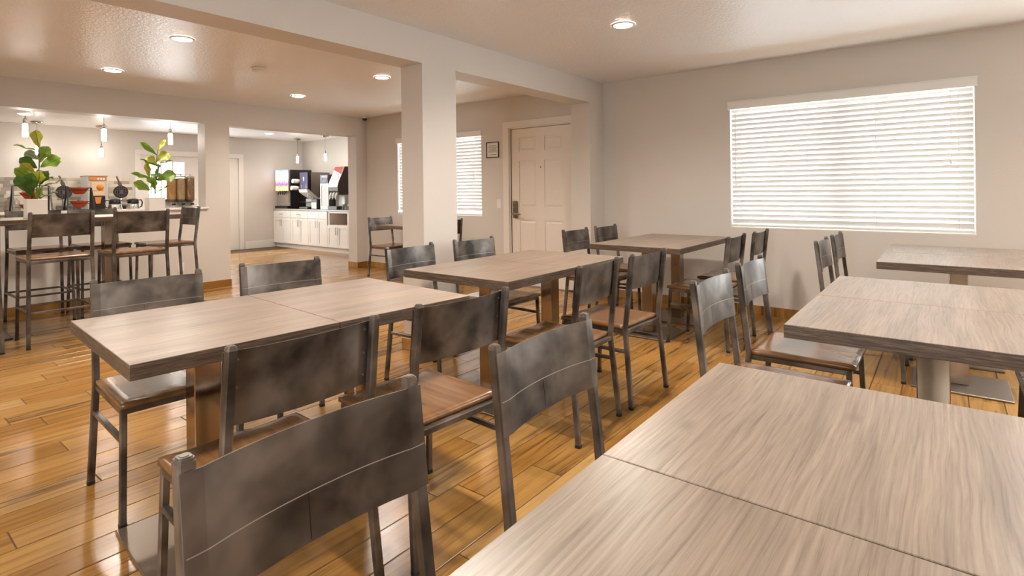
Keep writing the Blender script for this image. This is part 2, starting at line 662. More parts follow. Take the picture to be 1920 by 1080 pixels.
rows.sort(key=lambda r: -seen_size(*r))
full = MB().box(GAP / 2, PL - GAP / 2, GAP / 2, PW - GAP / 2, -.004, 0, .0012).mesh('plank', M_PLANK)
rest = MB()
cnt = 0
for a, b, c, d in rows:
    if cnt < 300 and seen_size(a, b, c, d) > 0:
        if abs(b - a - PL) < 1e-6 and abs(d - c - PW) < 1e-6:
            o = bpy.data.objects.new('plank', full)
            COL.objects.link(o)
        else:
            o = MB().box(GAP / 2, b - a - GAP / 2, GAP / 2, d - c - GAP / 2, -.004, 0, .0012).build('plank', M_PLANK)
        o.location = (a, c, rng.uniform(-.0004, .0004)); o.parent = floor
        cnt += 1
    else:
        rest.box(a + GAP / 2, b - GAP / 2, c + GAP / 2, d - GAP / 2, -.004, 0)
o = rest.build('plank_field', M_PLANKS, floor)
o['kind'] = 'stuff'


# baseboards of the same plank, each length a piece
def baseboard(name, runs, h=0.088, t=0.012):
    root = struct(empty(name, (0, 0, 0)))
    for axis, c, side, a0, a1 in runs:
        n = max(1, round((a1 - a0) / 0.6)); w = (a1 - a0) / n
        for k in range(n):
            p, q = a0 + k * w + .001, a0 + (k + 1) * w - .001
            mb = MB()
            lo, hi = (c - t, c) if side < 0 else (c, c + t)
            if axis == 'x':
                mb.box(lo, hi, p, q, 0.001, h, .0015)
            else:
                mb.box(p, q, lo, hi, 0.001, h, .0015)
            mb.build('base_tile', M_PLANK, root)


baseboard('baseboard_right', [('x', XR, -1, YN, YB0), ('x', XR, -1, YB1, 3.40), ('x', XR, -1, 4.56, YC0)])
baseboard('baseboard_middle', [('x', 2.818, -1, YB0 - .012, YB1 + .012), ('y', YB0, -1, 2.818, 3.178), ('y', YB1, 1, 2.818, 3.178), ('x', 3.178, 1, YB0 - .012, YB1 + .012),
                               ('x', 5.288, -1, YB0 - .012, YB1 + .012), ('y', YB0, -1, 5.288, XR - .013), ('y', YB1, 1, 5.288, XR - .013)])
baseboard('baseboard_far', [('y', YC0, -1, XL, 3.40), ('x', 3.40, 1, YC0 - .012, YC1 + .012), ('x', 5.40, -1, YC0 - .012, YC1 + .012), ('y', YC0, -1, 5.40, XR - .013)])
struct(MB().box(5.80, 6.56, YP - .016, YP - .0005, .001, .165, .003).build('baseboard_pantry', M_WHITE), 'tall white baseboard')


# ------------------------------------------------------------------ windows, blinds
def window(n, W, label, xw=XR, side=1):
    y0, y1, z0, z1 = W
    root = struct(empty('window_%d' % n, (xw + side * .10, (y0 + y1) / 2, z0), 0 if side > 0 else math.pi), label)
    hw, h = (y1 - y0) / 2, z1 - z0
    f = MB()
    f.box(0, .05, -hw, -hw + .045, 0, h); f.box(0, .05, hw - .045, hw, 0, h)
    f.box(0, .05, -hw + .045, hw - .045, 0, .045); f.box(0, .05, -hw + .045, hw - .045, h - .045, h)
    f.box(.002, .05, -.035, .035, .045, h - .045)
    f.build('window_frame', M_WHITE, root)
    for s in (-1, 1):
        a, b = (-hw + .045, -.035) if s < 0 else (.035, hw - .045)
        MB().box(.022, .026, a, b, .045, h - .045).build('pane', M_GLASS, root)
    # white-painted reveal lining
    r = MB()
    r.box(-.098, 0, -hw, -hw + .006, 0, h); r.box(-.098, 0, hw - .006, hw, 0, h)
    r.box(-.098, 0, -hw + .006, hw - .006, 0, .006)
    r.build('reveal', M_WHITE, root)


window(1, W1, 'wide bright window behind white blinds')
window(2, W2, 'window with white blinds partly hidden by the column')


window(3, W3, 'added clear window farther along the right wall, unseen')
window(4, W4, 'added clear window in the unseen wall left of the viewer', XL, -1)


def blind(W, label, wand):
    y0, y1, z0, z1 = W
    root = tag(empty('window_blind', (XR, (y0 + y1) / 2, z0)), label, 'blinds', 'white slatted window blinds')
    hw, h = (y1 - y0) / 2 - .012, z1 - z0
    vw = (y1 - y0) / 2 + .012
    v = MB().box(-.022, -.004, -vw, vw, h - .052, h + .026, .003)
    for s in (-1, 1):
        v.box(-.004, .0, s * vw - .006 if s > 0 else s * vw, s * vw if s > 0 else s * vw + .006, h - .052, h + .026)
    v.box(-.026, -.004, -vw - .002, vw + .002, h + .016, h + .026, .002)
    v.build('valance', M_WPLAST, root, label='flat white valance')
    pitch = .0468
    n = int((h - .085) / pitch)
    tilt = math.radians(67)
    sl = MB()
    # curved slat, inner edge up, outer edge down
    pts = []
    for i in range(5):
        t = i / 4 - .5
        c = .003 * (1 - (2 * t) ** 2)
        x = -t * .050 * math.cos(tilt) + c * math.sin(tilt) * 0
        z = t * .050 * math.sin(tilt)
        pts.append((x - c * math.sin(tilt), z - c * math.cos(tilt) * .3))
    vs = []; fs = []
    for (x, z) in pts:
        for y in (-hw, hw):
            for dz in (0, .0026):
                vs.append((x - dz * .8, y, z - dz * .6))
    for i in range(4):
        a = i * 4; b = a + 4
        fs += [(a, b, b + 2, a + 2), (a + 1, a + 3, b + 3, b + 1), (a, a + 1, b + 1, b), (a + 2, b + 2, b + 3, a + 3)]
    fs += [(0, 2, 3, 1), (16, 17, 19, 18)]
    me = MB().add(vs, fs).mesh('slat', M_SLAT)
    for k in range(n):
        o = bpy.data.objects.new('slat', me)
        COL.objects.link(o); o.parent = root
        o.location = (.040, 0, h - .075 - k * pitch)
    MB().box(.012, .062, -hw, hw, .012, .034, .003).build('bottom_rail', M_WPLAST, root)
    for fy in (-.90, -.30, .27, .90) if wand else (-.85, 0, .85):
        c = MB()
        c.cyl((.014, fy * hw, .03), (.014, fy * hw, h - .05), .0012, 6)
        c.cyl((.066, fy * hw, .03), (.066, fy * hw, h - .05), .0012, 6)
        c.build('ladder_cord', M_CORD, root)
    MB().cyl((.004, hw - .045, h - .06), (.004, hw - .045, h * .34), .0035, 8).build('tilt_wand', M_WPLAST, root)
    p = MB().cyl((.006, -hw + .14, h - .06), (.006, -hw + .14, h * .50), .0013, 6)
    p.lathe([(.001, h * .50), (.007, h * .485), (.007, h * .465), (.003, h * .46)], .006, -hw + .14, 10)
    p.build('pull_cord', M_CORD, root, label='pull cord with a tassel')


blind(W1, 'wide white slatted blind covering the big bright window', True)
blind(W2, 'narrow-looking white blind half hidden behind the square column', False)

# ------------------------------------------------------------------ entrance door
dy0, dy1 = D1[0], D1[1]
door = struct(empty('door_1', (XR, (dy0 + dy1) / 2, 0)), 'cream six-panel entrance door')
hw = (dy1 - dy0) / 2
fr = MB()
for s in (-1, 1):
    a, b = sorted((s * hw, s * (hw + .10)))
    fr.box(-.018, -.0005, a, b, 0, 2.03, .004)
    a, b = sorted((s * hw, s * (hw - .014)))
    fr.box(0.0, .12, a, b, 0, 2.03)
fr.box(-.018, -.0005, -hw - .10, hw + .10, 2.0301, 2.118, .004)
fr.box(0, .12, -hw + .014, hw - .014, 2.018, 2.0349)
fr.box(.0635, .085, -hw + .0141, hw - .0141, 1.985, 2.018).box(.0635, .085, -hw + .0141, -hw + .03, .012, 1.985).box(.0635, .085, hw - .03, hw - .0141, .012, 1.985)
fr.build('door_frame', M_WHITE, door)
leaf = MB()
lw = hw - .018
fz0, fz1 = .008, 2.012
# six raised panels inside sunk rectangles: stiles and rails built around them
xs0, xs1 = 0.020, 0.062
cols = [(-lw + .125, -.06), (.06, lw - .125)]
rws = [(.24, .84), (1.00, 1.60), (1.72, 1.90)]
leaf.box(xs0 + .010, xs1, -lw, lw, fz0, fz1)
ycuts = [-lw, cols[0][0], cols[0][1], cols[1][0], cols[1][1], lw]
zc = [fz0, rws[0][0], rws[0][1], rws[1][0], rws[1][1], rws[2][0], rws[2][1], fz1]
for i in (0, 2, 4):
    leaf.box(xs0, xs0 + .0101, ycuts[i], ycuts[i + 1], fz0, fz1)
for i in (0, 2, 4, 6):
    for c in cols:
        leaf.box(xs0, xs0 + .0101, c[0], c[1], zc[i], zc[i + 1])
dl = leaf.build('door_leaf', M_DOOR, door)
for c in cols:
    for r_ in rws:
        a, b, e, f = c[0] + .016, c[1] - .016, r_[0] + .016, r_[1] - .016
        i = .022
        vs = [(xs0 + .0099, a, e), (xs0 + .0099, b, e), (xs0 + .0099, b, f), (xs0 + .0099, a, f), (xs0 + .002, a + i, e + i), (xs0 + .002, b - i, e + i), (xs0 + .002, b - i, f - i), (xs0 + .002, a + i, f - i)]
        MB().add(vs, [(0, 1, 5, 4), (1, 2, 6, 5), (2, 3, 7, 6), (3, 0, 4, 7), (4, 5, 6, 7)]).build('panel', M_DOOR, dl)
yl = lw - .065
MB().box(-.010, xs0 + .002, yl - .035, yl + .035, .865, 1.085, .008).build('lock_plate', M_BRASS, door, label='aged metal electronic lock plate')
MB().cyl((-.018, yl, 1.03), (-.008, yl, 1.03), .018, 14).box(-.016, -.009, yl - .02, yl + .02, .955, .99, .003).build('keypad', M_DKGREY, door)
MB().cyl((-.012, yl, .915), (-.05, yl, .915), .012, 12).bar([(-.05, yl + .012, .915), (-.052, yl - .06, .918), (-.046, yl - .125, .912)], .016, .012, (0, 0, 1)).build('door_handle', M_CHROME, door)
MB().cyl((xs0 - .004, -.005, 1.51), (xs0 + .01, -.005, 1.51), .008, 10).build('peephole', M_BLACK, door)
for z in (.28, .985, 1.77):
    MB().cyl((.012, -lw - .006, z - .045), (.012, -lw - .006, z + .045), .006, 8).build('hinge', M_DKGREY, door)
MB().box(.012, .05, lw + .0005, lw + .0035, .01, 2.01).build('gap_shade_strip', M_BLACK, door)  # black strip stands in for the shade in the gap beside the leaf
MB().box(-.01, .12, -hw + .014, hw - .014, .0005, .012).build('threshold', M_STEEL, door)

# ------------------------------------------------------------------ pantry double door
pd = struct(empty('door_2', ((OP[0] + OP[1]) / 2, YP, 0)), 'white glazed double door with muntins in the pantry')
hw = (OP[1] - OP[0]) / 2
f = MB()
for s in (-1, 1):
    a, b = sorted((s * hw, s * (hw + .10))); f.box(a, b, -.02, -.0005, 0, 1.985, .004)
f.box(-hw - .10, hw + .10, -.02, -.0005, 1.9851, 2.078, .004)
f.box(-hw, hw, .061, .10, 1.96, 1.985).box(-hw, -hw + .02, .061, .10, 0, 1.96).box(hw - .02, hw, .061, .10, 0, 1.96).box(-hw, hw, .02, .10, 0, .0035)
f.build('door_frame', M_WHITE, pd)
for s in (-1, 1):
    a, b = (-hw - .004, -.0008) if s < 0 else (.0008, hw + .004)
    ga, gb, gz0, gz1 = a + (.15 if s < 0 else .11), b - (.15 if s < 0 else .26), .62, 1.86
    l = MB()
    l.box(a, ga, .02, .06, .004, 1.989); l.box(gb, b, .02, .06, .004, 1.989)
    l.box(ga, gb, .02, .06, .004, gz0); l.box(ga, gb, .02, .06, gz1, 1.989)
    lf = l.build('door_leaf', M_WHITE, pd)
    mt = MB()
    for k in (1, 2):
        x = ga + (gb - ga) * k / 3; mt.box(x - .014, x + .014, .022, .055, gz0, gz1)
    for k in (1, 2, 3, 4):
        z = gz0 + (gz1 - gz0) * k / 5; mt.box(ga, gb, .023, .054, z - .014, z + .014)
    mt.build('muntin', M_WHITE, lf)
    for i in range(3):
        for k in range(5):
            x0, x1 = ga + (gb - ga) * i / 3 + .0142, ga + (gb - ga) * (i + 1) / 3 - .0142
            z0, z1 = gz0 + (gz1 - gz0) * k / 5 + .0142, gz0 + (gz1 - gz0) * (k + 1) / 5 - .0142
            MB().box(x0, x1, .037, .041, z0, z1).build('pane', M_GLASS, lf)
    xk = b - .06 if s < 0 else a + .06
    MB().cyl((xk, .02, .98), (xk, -.02, .98), .010, 10).lathe([(.004, .95), (.026, .96), (.028, .98), (.018, 1.0), (.004, 1.006)], xk, -.035, 12).build('door_knob', M_CHROME, lf)

# ------------------------------------------------------------------ wall fittings
sg = tag(empty('framed_notice', (XR, 4.735, 1.765)), 'small black-framed printed notice on the wall beside the door', 'sign')
fm = MB()
fm.box(-.018, -.001, -.107, -.097, -.105, .105, .002); fm.box(-.018, -.001, .097, .107, -.105, .105, .002)
fm.box(-.018, -.001, -.097, .097, -.105, -.095, .002); fm.box(-.018, -.001, -.097, .097, .095, .105, .002)
fm.build('frame', M_BLACK, sg)
MB().box(-.008, -.002, -.097, .097, -.095, .095).build('paper', M_PAPER, sg)
tx = MB()
for z, w in ((.058, .055), (.042, .072), (.028, .075), (.014, .060), (.0, .068), (-.014, .070), (-.028, .074), (-.062, .062)):
    x = -w
    rr = random.Random(int(z * 1000))
    while x < w:
        q = min(w, x + rr.uniform(.008, .022)); tx.box(-.0088, -.0079, x, q, z - .003, z + .003); x = q + .005
tx.build('print_lines', M_INK, sg)
sw = tag(empty('light_switch', (XR, 4.636, 1.045)), 'white rocker light switch beside the door frame', 'light switch')
MB().box(-.007, -.001, -.036, .036, -.06, .06, .003).build('cover_plate', M_WPLAST, sw)
MB().box(-.011, -.006, -.017, .017, -.034, .034, .002).build('rocker', M_WPLAST, sw)
ot = tag(empty('power_outlet', (2.795, YC0, .315)), 'white wall outlet low on the wall under the pass-through', 'outlet')
MB().box(-.036, .036, -.007, -.001, -.058, .058, .003).build('cover_plate', M_WPLAST, ot)
for z in (-.022, .022):
    s_ = MB().box(-.016, .016, -.009, -.006, z - .014, z + .014, .002).build('socket', M_WPLAST, ot)
    MB().box(-.007, -.004, -.0094, -.0085, z - .004, z + .006).box(.004, .007, -.0094, -.0085, z - .004, z + .006).build('slot', M_BLACK, s_)
sc_ = tag(empty('security_camera', (5.50, 7.36, ZC)), 'small white dome camera in the ceiling corner', 'camera')
MB().lathe([(.055, -.001), (.055, -.018), (.046, -.024)], n=20).build('housing', M_WPLAST, sc_)
MB().lathe([(.040, -.022), (.036, -.040), (.024, -.054), (.008, -.060)], n=18).build('dome', M_BLACK, sc_)
sd = tag(empty('smoke_detector', (2.665, 5.22, ZC)), 'round white smoke detector on the ceiling', 'smoke detector')
MB().lathe([(.068, -.001), (.068, -.014), (.062, -.018)], n=24).build('base', M_WPLAST, sd)
MB().lathe([(.055, -.018), (.058, -.034), (.045, -.046), (.015, -.05)], n=24).build('cover', M_WPLAST, sd)


# ------------------------------------------------------------------ ceiling downlights and pendants
def make_downlight():
    r = empty('ceiling_downlight', (0, 0, 0))
    MB().lathe([(.088, -.001), (.088, -.006), (.070, -.011), (.066, -.004)], n=28, cap=False).build('trim_ring', M_WPLAST, r)
    MB().lathe([(.067, -.0015), (.067, -.0065), (.050, -.0085)], n=24).build('lens', M_LENS, r)
    ld = bpy.data.lights.new('downlight_beam', 'SPOT')
    ld.energy = SPOT; ld.color = LAMP_COL; ld.spot_size = math.radians(156); ld.spot_blend = 0.85
    ld.shadow_soft_size = .09
    lo = bpy.data.objects.new('downlight_beam', ld)
    COL.objects.link(lo); lo.parent = r; lo.location = (0, 0, -.012)
    return r


DL = [((1.77, 4.65), 'lit round downlight nearest the beam, left of the smoke detector'),
      ((1.79, 6.34), 'lit round downlight in the ceiling above the bar table'),
      ((3.71, 4.66), 'lit round downlight seen just left of the square column'),
      ((3.74, 6.35), 'lit round downlight in front of the wide pantry opening'),
      ((3.69, 1.85), 'lit round downlight in the ceiling of the near dining area'),
      ((1.92, 10.70), 'lit downlight in the pantry ceiling, left end of the pass-through'),
      ((3.94, 10.71), 'lit downlight in the pantry ceiling, right end of the pass-through'),
      ((5.71, 10.79), 'lit downlight in the pantry ceiling seen through the wide opening'),
      ((1.75, 1.75), 'added unseen downlight above the tables nearest the viewer'),  # from here on: unseen lamps added to brighten the room
      ((-0.30, 4.65), 'added unseen downlight left of the view'),
      ((-0.30, 6.35), 'added unseen downlight far left of the bar table'),
      ((-0.20, 1.75), 'added unseen downlight beside the viewer'),
      ((3.69, -0.75), 'added unseen downlight above the tables by the right wall'),
      ((1.75, -0.75), 'added unseen downlight behind the viewer')]
first = None
for (x, y), lb in DL:
    if first is None:
        o = first = make_downlight()
    else:
        o = copy_tree(first)
    o.location = (x, y, ZC)
    for ch in o.children:
        if ch.type == 'LIGHT':
            ch.data = ch.data.copy()
            ch.data.energy = SPOT * (1.1 if y < 4 else (.82 if y < 8 else .7))
    tag(o, lb, 'downlight', 'round ceiling downlights')


def make_pendant(drop):
    r = empty('pendant_lamp', (0, 0, 0))
    MB().lathe([(.080, -.001), (.080, -.014), (.062, -.030), (.016, -.042)], n=22).build('canopy', M_CHROME, r)
    MB().cyl((0, 0, -.02), (0, 0, -drop + .06), .0025, 6).build('cable', M_CHROME, r)
    MB().lathe([(.006, -drop + .068), (.016, -drop + .060), (.019, -drop + .052), (.019, -drop)], n=16).build('socket_cap', M_CHROME, r)
    MB().lathe([(.022, -drop), (.0245, -drop - .004), (.0245, -drop - .142), (.018, -drop - .145)], n=18).build('lamp_glass', M_GLOW, r)
    return r


pn = make_pendant(.398)
PD = [((1.47, 8.2), 'lit glass tube pendant hanging above the left potted plant'), ((2.215, 8.2), 'lit glass tube pendant midway along the pass-through'), ((2.96, 8.2), 'lit glass tube pendant above the right potted plant'),
      ((2.23, 11.62), 'lit pendant at the back counter, behind the left plant leaves'), ((3.10, 11.62), 'smaller-looking lit pendant at the back counter, below the middle one'),
      ((6.67, 11.37), 'lit pendant over the drinks counter, left of the two'), ((6.70, 10.33), 'lit pendant over the drinks counter, right of the two')]
for i, ((x, y), lb) in enumerate(PD):
    o = pn if i == 0 else copy_tree(pn)
    o.location = (x, y, ZC)
    tag(o, lb, 'pendant lamp', 'glass tube pendants')


# ------------------------------------------------------------------ chairs and stools
def seat_mesh(zt, w=.43, y0=-.178, y1=.245, th=.024):
    nx, ny = 20, 18
    vs = []; fs = []
    for layer in (0, 1):
        for j in range(ny + 1):
            for i in range(nx + 1):
                u = i / nx * 2 - 1; v = j / ny
                x = u * w / 2; y = y0 + (y1 - y0) * v
                e = max(0, 1 - min((1 - abs(u)) / .05, v / .05, (1 - v) / .05))
                if layer == 0:
                    dish = -.004 * max(0, 1 - (u / .9) ** 2) * max(0, 1 - ((v - .38) / .42) ** 2)
                    thigh = -.006 * (math.sin(math.pi * min(1, abs(u) / .92)) ** 2) * max(0, (v - .55) / .45) ** 1.5
                    z = zt + dish + thigh - .005 * e * e
                else:
                    z = zt - th
                vs.append((x * (1 - .008 * e * (layer == 0)), y, z))
    k = (nx + 1) * (ny + 1)
    for j in range(ny):
        for i in range(nx):
            a = j * (nx + 1) + i
            fs.append((a, a + 1, a + nx + 2, a + nx + 1))
            fs.append((k + a, k + a + nx + 1, k + a + nx + 2, k + a + 1))
    ring = [i for i in range(nx + 1)] + [j * (nx + 1) + nx for j in range(1, ny + 1)] + [ny * (nx + 1) + i for i in range(nx - 1, -1, -1)] + [j * (nx + 1) for j in range(ny - 1, 0, -1)]
    for a, b in zip(ring, ring[1:] + ring[:1]):
        fs.append((a, k + a, k + b, b))
    return MB().add(vs, fs, True)


def bow_at(u):
    return max(0.0, 1 - (abs(u) / .86) ** 2.2)


def sheet(zlo, zhi, ypost, half, bow, th=.0032, n=28, off=0.0):
    """bent back sheet: ends at the post fronts, middle bowed backwards"""
    vs = []; fs = []
    for i in range(n + 1):
        u = i / n * 2 - 1
        for z in (zlo, zhi):
            y = ypost(z) - bow * bow_at(u)
            for t in (0, th):
                vs.append((u * half, y + t + off, z))
    for i in range(n):
        a = i * 4; b = a + 4
        fs += [(a, b, b + 2, a + 2), (a + 1, a + 3, b + 3, b + 1), (a, a + 1, b + 1, b), (a + 2, b + 2, b + 3, a + 3)]
    fs += [(0, 2, 3, 1), (n * 4, n * 4 + 1, n * 4 + 3, n * 4 + 2)]
    return MB().add(vs, fs, False)


def seam_strip(z0, z1, zc, ypost, half, bow, front, u0=-.985, u1=.985, n=28, gap=None):
    vs = []; fs = []
    for i in range(n + 1):
        u = u0 + (u1 - u0) * i / n
        for z in (z0, z1):
            y = ypost(z) - bow * bow_at(u) + front
            vs.append((u * half, y, z)); vs.append((u * half, y + .0009, z))
    for i in range(n):
        a = i * 4; b = a + 4
        fs += [(a, b, b + 2, a + 2), (a + 1, a + 3, b + 3, b + 1), (a, a + 1, b + 1, b), (a + 2, b + 2, b + 3, a + 3)]
    fs += [(0, 2, 3, 1), (n * 4, n * 4 + 1, n * 4 + 3, n * 4 + 2)]
    return MB().add(vs, fs)


def make_chair(name, zs, ht, foot_ring=None):
    """zs seat top, ht top of back posts; sitter faces +y"""
    r = empty(name, (0, 0, 0))
    T = .025
    zf = zs - .030
    yt, ym, yb = -.235, -.188, -.228
    xt, xm, xb = .203, .208, .222
    def yp(z):
        return ym + (yt - ym) * (z - zf) / (ht - zf)
    def xp(z):
        return xm + (xt - xm) * (z - zf) / (ht - zf)
    for s in (-1, 1):
        lg = MB().bar([(s * xb, yb, .012), (s * xm, ym, zf), (s * (xm - .0005), ym - .004, zf + .05), (s * xt, yt, ht - .012)], T, T).build('rear_post', M_GUN, r)
        cp = MB()
        prv = (T, ht - .0125)
        for wd, z in ((T - .0005, ht - .008), (T - .004, ht - .0035), (T - .010, ht - .001), (T - .018, ht)):
            cp.bar([(s * xt, yt, prv[1]), (s * xt, yt, z)], (prv[0] + wd) / 2, (prv[0] + wd) / 2)
            prv = (wd, z)
        cp.build('post_cap', M_CAP, lg, label='bright worn steel cap')
        MB().bar([(s * xb, yb, 0), (s * xb, yb, .014)], T + .002, T + .002).build('foot_cap', M_RUB, lg)
        lg = MB().bar([(s * .212, .238, .012), (s * .202, .220, zf)], T - .003, T - .003).build('front_leg', M_GUN, r)
        MB().bar([(s * .212, .238, 0), (s * .212, .238, .014)], T, T).build('foot_cap', M_RUB, lg)
        t1 = .31 if foot_ring is None else foot_ring
        def at(z, rear):
            k = z / zf
            return (s * (xb + (xm - xb) * k), yb + (ym - yb) * k, z) if rear else (s * (.212 - .010 * k), .238 - .018 * k, z)
        MB().bar([at(t1, True), at(t1, False)], .018, .020, (0, 0, 1)).build('side_stretcher', M_GUN, r)
    rl = MB()
    z = zf - .006
    for s in (-1, 1):
        rl.bar([(s * .203, ym, z), (s * .202, .22, z)], .024, .022, (0, 0, 1))
        rl.bar([(-.20, .22 if s > 0 else ym, z), (.20, .22 if s > 0 else ym, z)], .024, .022, (0, 0, 1))
    rl.build('seat_frame', M_GUN, r)
    if foot_ring:
        k = foot_ring / zf
        yr, yf = yb + (ym - yb) * k, .238 - .018 * k
        for y in (yr, yf):
            MB().bar([(-.21, y, foot_ring), (.21, y, foot_ring)], .018, .020, (0, 0, 1)).build('foot_rail', M_GUN, r)
    seat_mesh(zs + .0).build('seat', M_SEAT, r)
    zlo, zhi = ht - .206, ht - .018
    yfr = lambda z: yp(z) + T / 2 + .0002
    bk = sheet(zlo, zhi, yfr, xt + T / 2, .021).build('backrest', M_GUN, r, label='curved clouded metal back plate')
    zl = zlo + .078
    sm = seam_strip(zl - .0007, zl + .0007, zl, yfr, xt + T / 2, .021, .0033)
    sm.build('seam_line', M_SEAM, bk)
    vl = seam_strip(zlo + .004, zl - .001, zl, yfr, xt + T / 2, .021, .0030, .095, .099, 2)
    vl.build('vertical_joint', M_BLACK, bk)
    scm = MB().cyl((0, 0, 0), (0, .0035, 0), .0036, 8).mesh('screw', M_CAP)
    hf = xt + T / 2
    for s in (-1, 1):
        for q in (.03, .095, .165):
            x = s * (xt - T / 2 - .009)
            sc = bpy.data.objects.new('screw', scm)
            COL.objects.link(sc); sc.parent = bk
            sc.location = (x, yfr(zlo + q) - .021 * bow_at(x / hf) - .0034, zlo + q)
    return r


CHAIR_Z = .455
chair0 = make_chair('dining_chair', CHAIR_Z, .860)
PI = math.pi
# name: centre of the line between the back post tops, heading (0 faces +y), label
CH = [((.808, 1.325), -2, 'left of the two chairs with backs to us at the slightly turned table pair'),
      ((1.395, 1.312), -4, 'right of the two chairs with backs to us at the turned table, shiny seat'),
      ((.930, 2.835), 176, 'chair tucked behind the turned table pair, nearest the bar stools'),
      ((1.560, 2.835), 174, 'chair tucked behind the right half of the turned table pair'),
      ((.514, .828), 180, 'largest chair back at bottom left, facing the foreground table'),
      ((1.185, .832), 180, 'chair facing the foreground table, second from the bottom left corner'),
      ((2.445, 1.372), 2, 'left of the two chairs with backs to us at the middle table pair'),
      ((3.005, 1.357), -2, 'right of the two chairs with backs to us at the middle table pair'),
      ((2.505, 2.87), 182, 'chair behind the middle table pair, in front of the square column'),
      ((3.140, 2.86), 178, 'chair behind the middle table pair, just right of the square column'),
      ((4.400, 2.725), 180, 'left chair behind the far table pair, in front of the door'),
      ((4.985, 2.725), 180, 'right chair behind the far table pair, at the wall corner'),
      ((4.395, 1.262), 0, 'left of the two chairs with backs to us at the far table pair'),
      ((4.990, 1.232), 0, 'right of the two chairs with backs to us at the far table pair'),
      ((2.325, .776), 180, 'chair facing the right-hand middle table pair, nearer one'),
      ((2.950, .785), 180, 'chair facing the right-hand middle table pair, with a glossy seat showing'),
      ((4.360, .682), 180, 'chair below the big window facing the far right table pair, left one'),
      ((4.950, .670), 180, 'chair below the big window facing the far right table pair, right one'),
      ((5.165, 6.575), 180, 'chair by the far window wall behind the square column, near the pantry'),
      ((5.110, 5.050), 0, 'chair mostly hidden by the square column, only one post showing at its right'),
      ((2.890, -.705), 0, 'chair cut off at the right edge of the picture, under the right-hand middle table')]
for i, ((x, y), a, lb) in enumerate(CH):
    o = chair0 if i == 0 else copy_tree(chair0)
    th = math.radians(a)
    off = Vector((0, .235, 0)); off.rotate(Matrix.Rotation(th, 3, 'Z'))
    o.location = (x + off.x, y + off.y, 0)
    o.rotation_euler = (0, 0, th)
    tag(o, lb, 'chair', 'metal-back dining chairs')

stool0 = make_chair('bar_stool', .720, 1.09, .28)
ST = [((1.250, 5.935), 0, 'front bar stool left of centre at the high table, back to us'),
      ((1.800, 5.860), 0, 'front bar stool at the right part of the high table, back to us'),
      ((.655, 5.945), 0, 'bar stool cut off by the left picture edge'),
      ((1.345, 6.955), 180, 'bar stool behind the high table, left one facing us'),
      ((1.832, 6.955), 180, 'bar stool behind the high table, right one facing us'),
      ((2.325, 6.540), 90, 'bar stool at the right end of the high table, seen from its side')]
for i, ((x, y), a, lb) in enumerate(ST):
    o = stool0 if i == 0 else copy_tree(stool0)
    o.location = (x, y, 0); o.rotation_euler = (0, 0, math.radians(a))
    tag(o, lb, 'bar stool', 'metal-back bar stools')


# ------------------------------------------------------------------ tables
def make_table(name, lx, ly, zt, peds=(0,), plate=(.44, .47), pw=.09):
    r = empty(name, (0, 0, 0))
    g = .0015
    MB().box(-lx / 2 + g, lx / 2 - g, -ly / 2, ly / 2, zt - .046, zt - .0032, .001).build('table_edge', M_EDGE, r, label='dark rough wood edge')
    MB().box(-lx / 2 + g, lx / 2 - g, -ly / 2, ly / 2, zt - .0032, zt, .0012).build('tabletop', M_LAM, r, label='grey-brown wood grain top')
    for px in peds:
        MB().box(px - pw / 2, px + pw / 2, -pw / 2, pw / 2, .012, zt - .055, .003).build('pedestal', M_PED, r, label='brushed metal square pedestal')
        MB().box(px - plate[0] / 2, px + plate[0] / 2, -plate[1] / 2, plate[1] / 2, .002, .012, .002).build('base_plate', M_PLATE, r, label='flat steel base plate')
        MB().box(px - .14, px + .14, -.16, .16, zt - .055, zt - .046, .002).build('top_bracket', M_BLACK, r)
        ft = MB()
        for a in (-1, 1):
            for b in (-1, 1):
                ft.cyl((px + a * (plate[0] / 2 - .03), b * (plate[1] / 2 - .03), 0), (px + a * (plate[0] / 2 - .03), b * (plate[1] / 2 - .03), .003), .014, 8)
        ft.build('glide', M_RUB, r)
    return r


TL = .632
tab0 = make_table('dining_table', TL, .79, .76)
TB = []


def pair(x0, yc, rot, la, lb, lx=TL):
    c, s = math.cos(math.radians(rot)), math.sin(math.radians(rot))
    for k, l in ((0, la), (1, lb)):
        d = lx / 2 + lx * k
        TB.append((x0 + c * d, yc + s * d, rot, l))


pair(.545, 2.128, -3.9, 'left half of the slightly turned table pair at front left', 'right half of the slightly turned table pair at front left')
pair(2.150, 2.124, 0, 'left half of the middle table pair in front of the column', 'right half of the middle table pair in front of the column')
pair(4.068, 1.984, 0, 'left half of the far table pair near the door', 'right half of the far table pair against the window wall')
pair(.211, .076, 0, 'foreground table cut off by the bottom edge of the picture', 'foreground table just beyond the seam, largest tabletop in view')
pair(2.012, .035, 0, 'nearer half of the right-hand middle table pair, with pale window glare', 'farther half of the right-hand middle table pair')
pair(4.018, -.062, 0, 'nearer half of the far right table pair under the window', 'farther half of the far right table pair along the window wall')
TB.append((5.14, 5.82, 0, 'small table half hidden behind the square column by the far window'))
for i, (x, y, a, lb) in enumerate(TB):
    o = tab0 if i == 0 else copy_tree(tab0)
    o.location = (x, y, 0); o.rotation_euler = (0, 0, math.radians(a))
    tag(o, lb, 'table', 'square pedestal dining tables')
bt = make_table('bar_table', 2.0, .76, 1.02, (-.48, .475), (.42, .40), .10)
bt.location = (1.30, 6.46, 0)
tag(bt, 'long high bar table with two potted plants on it', 'table')


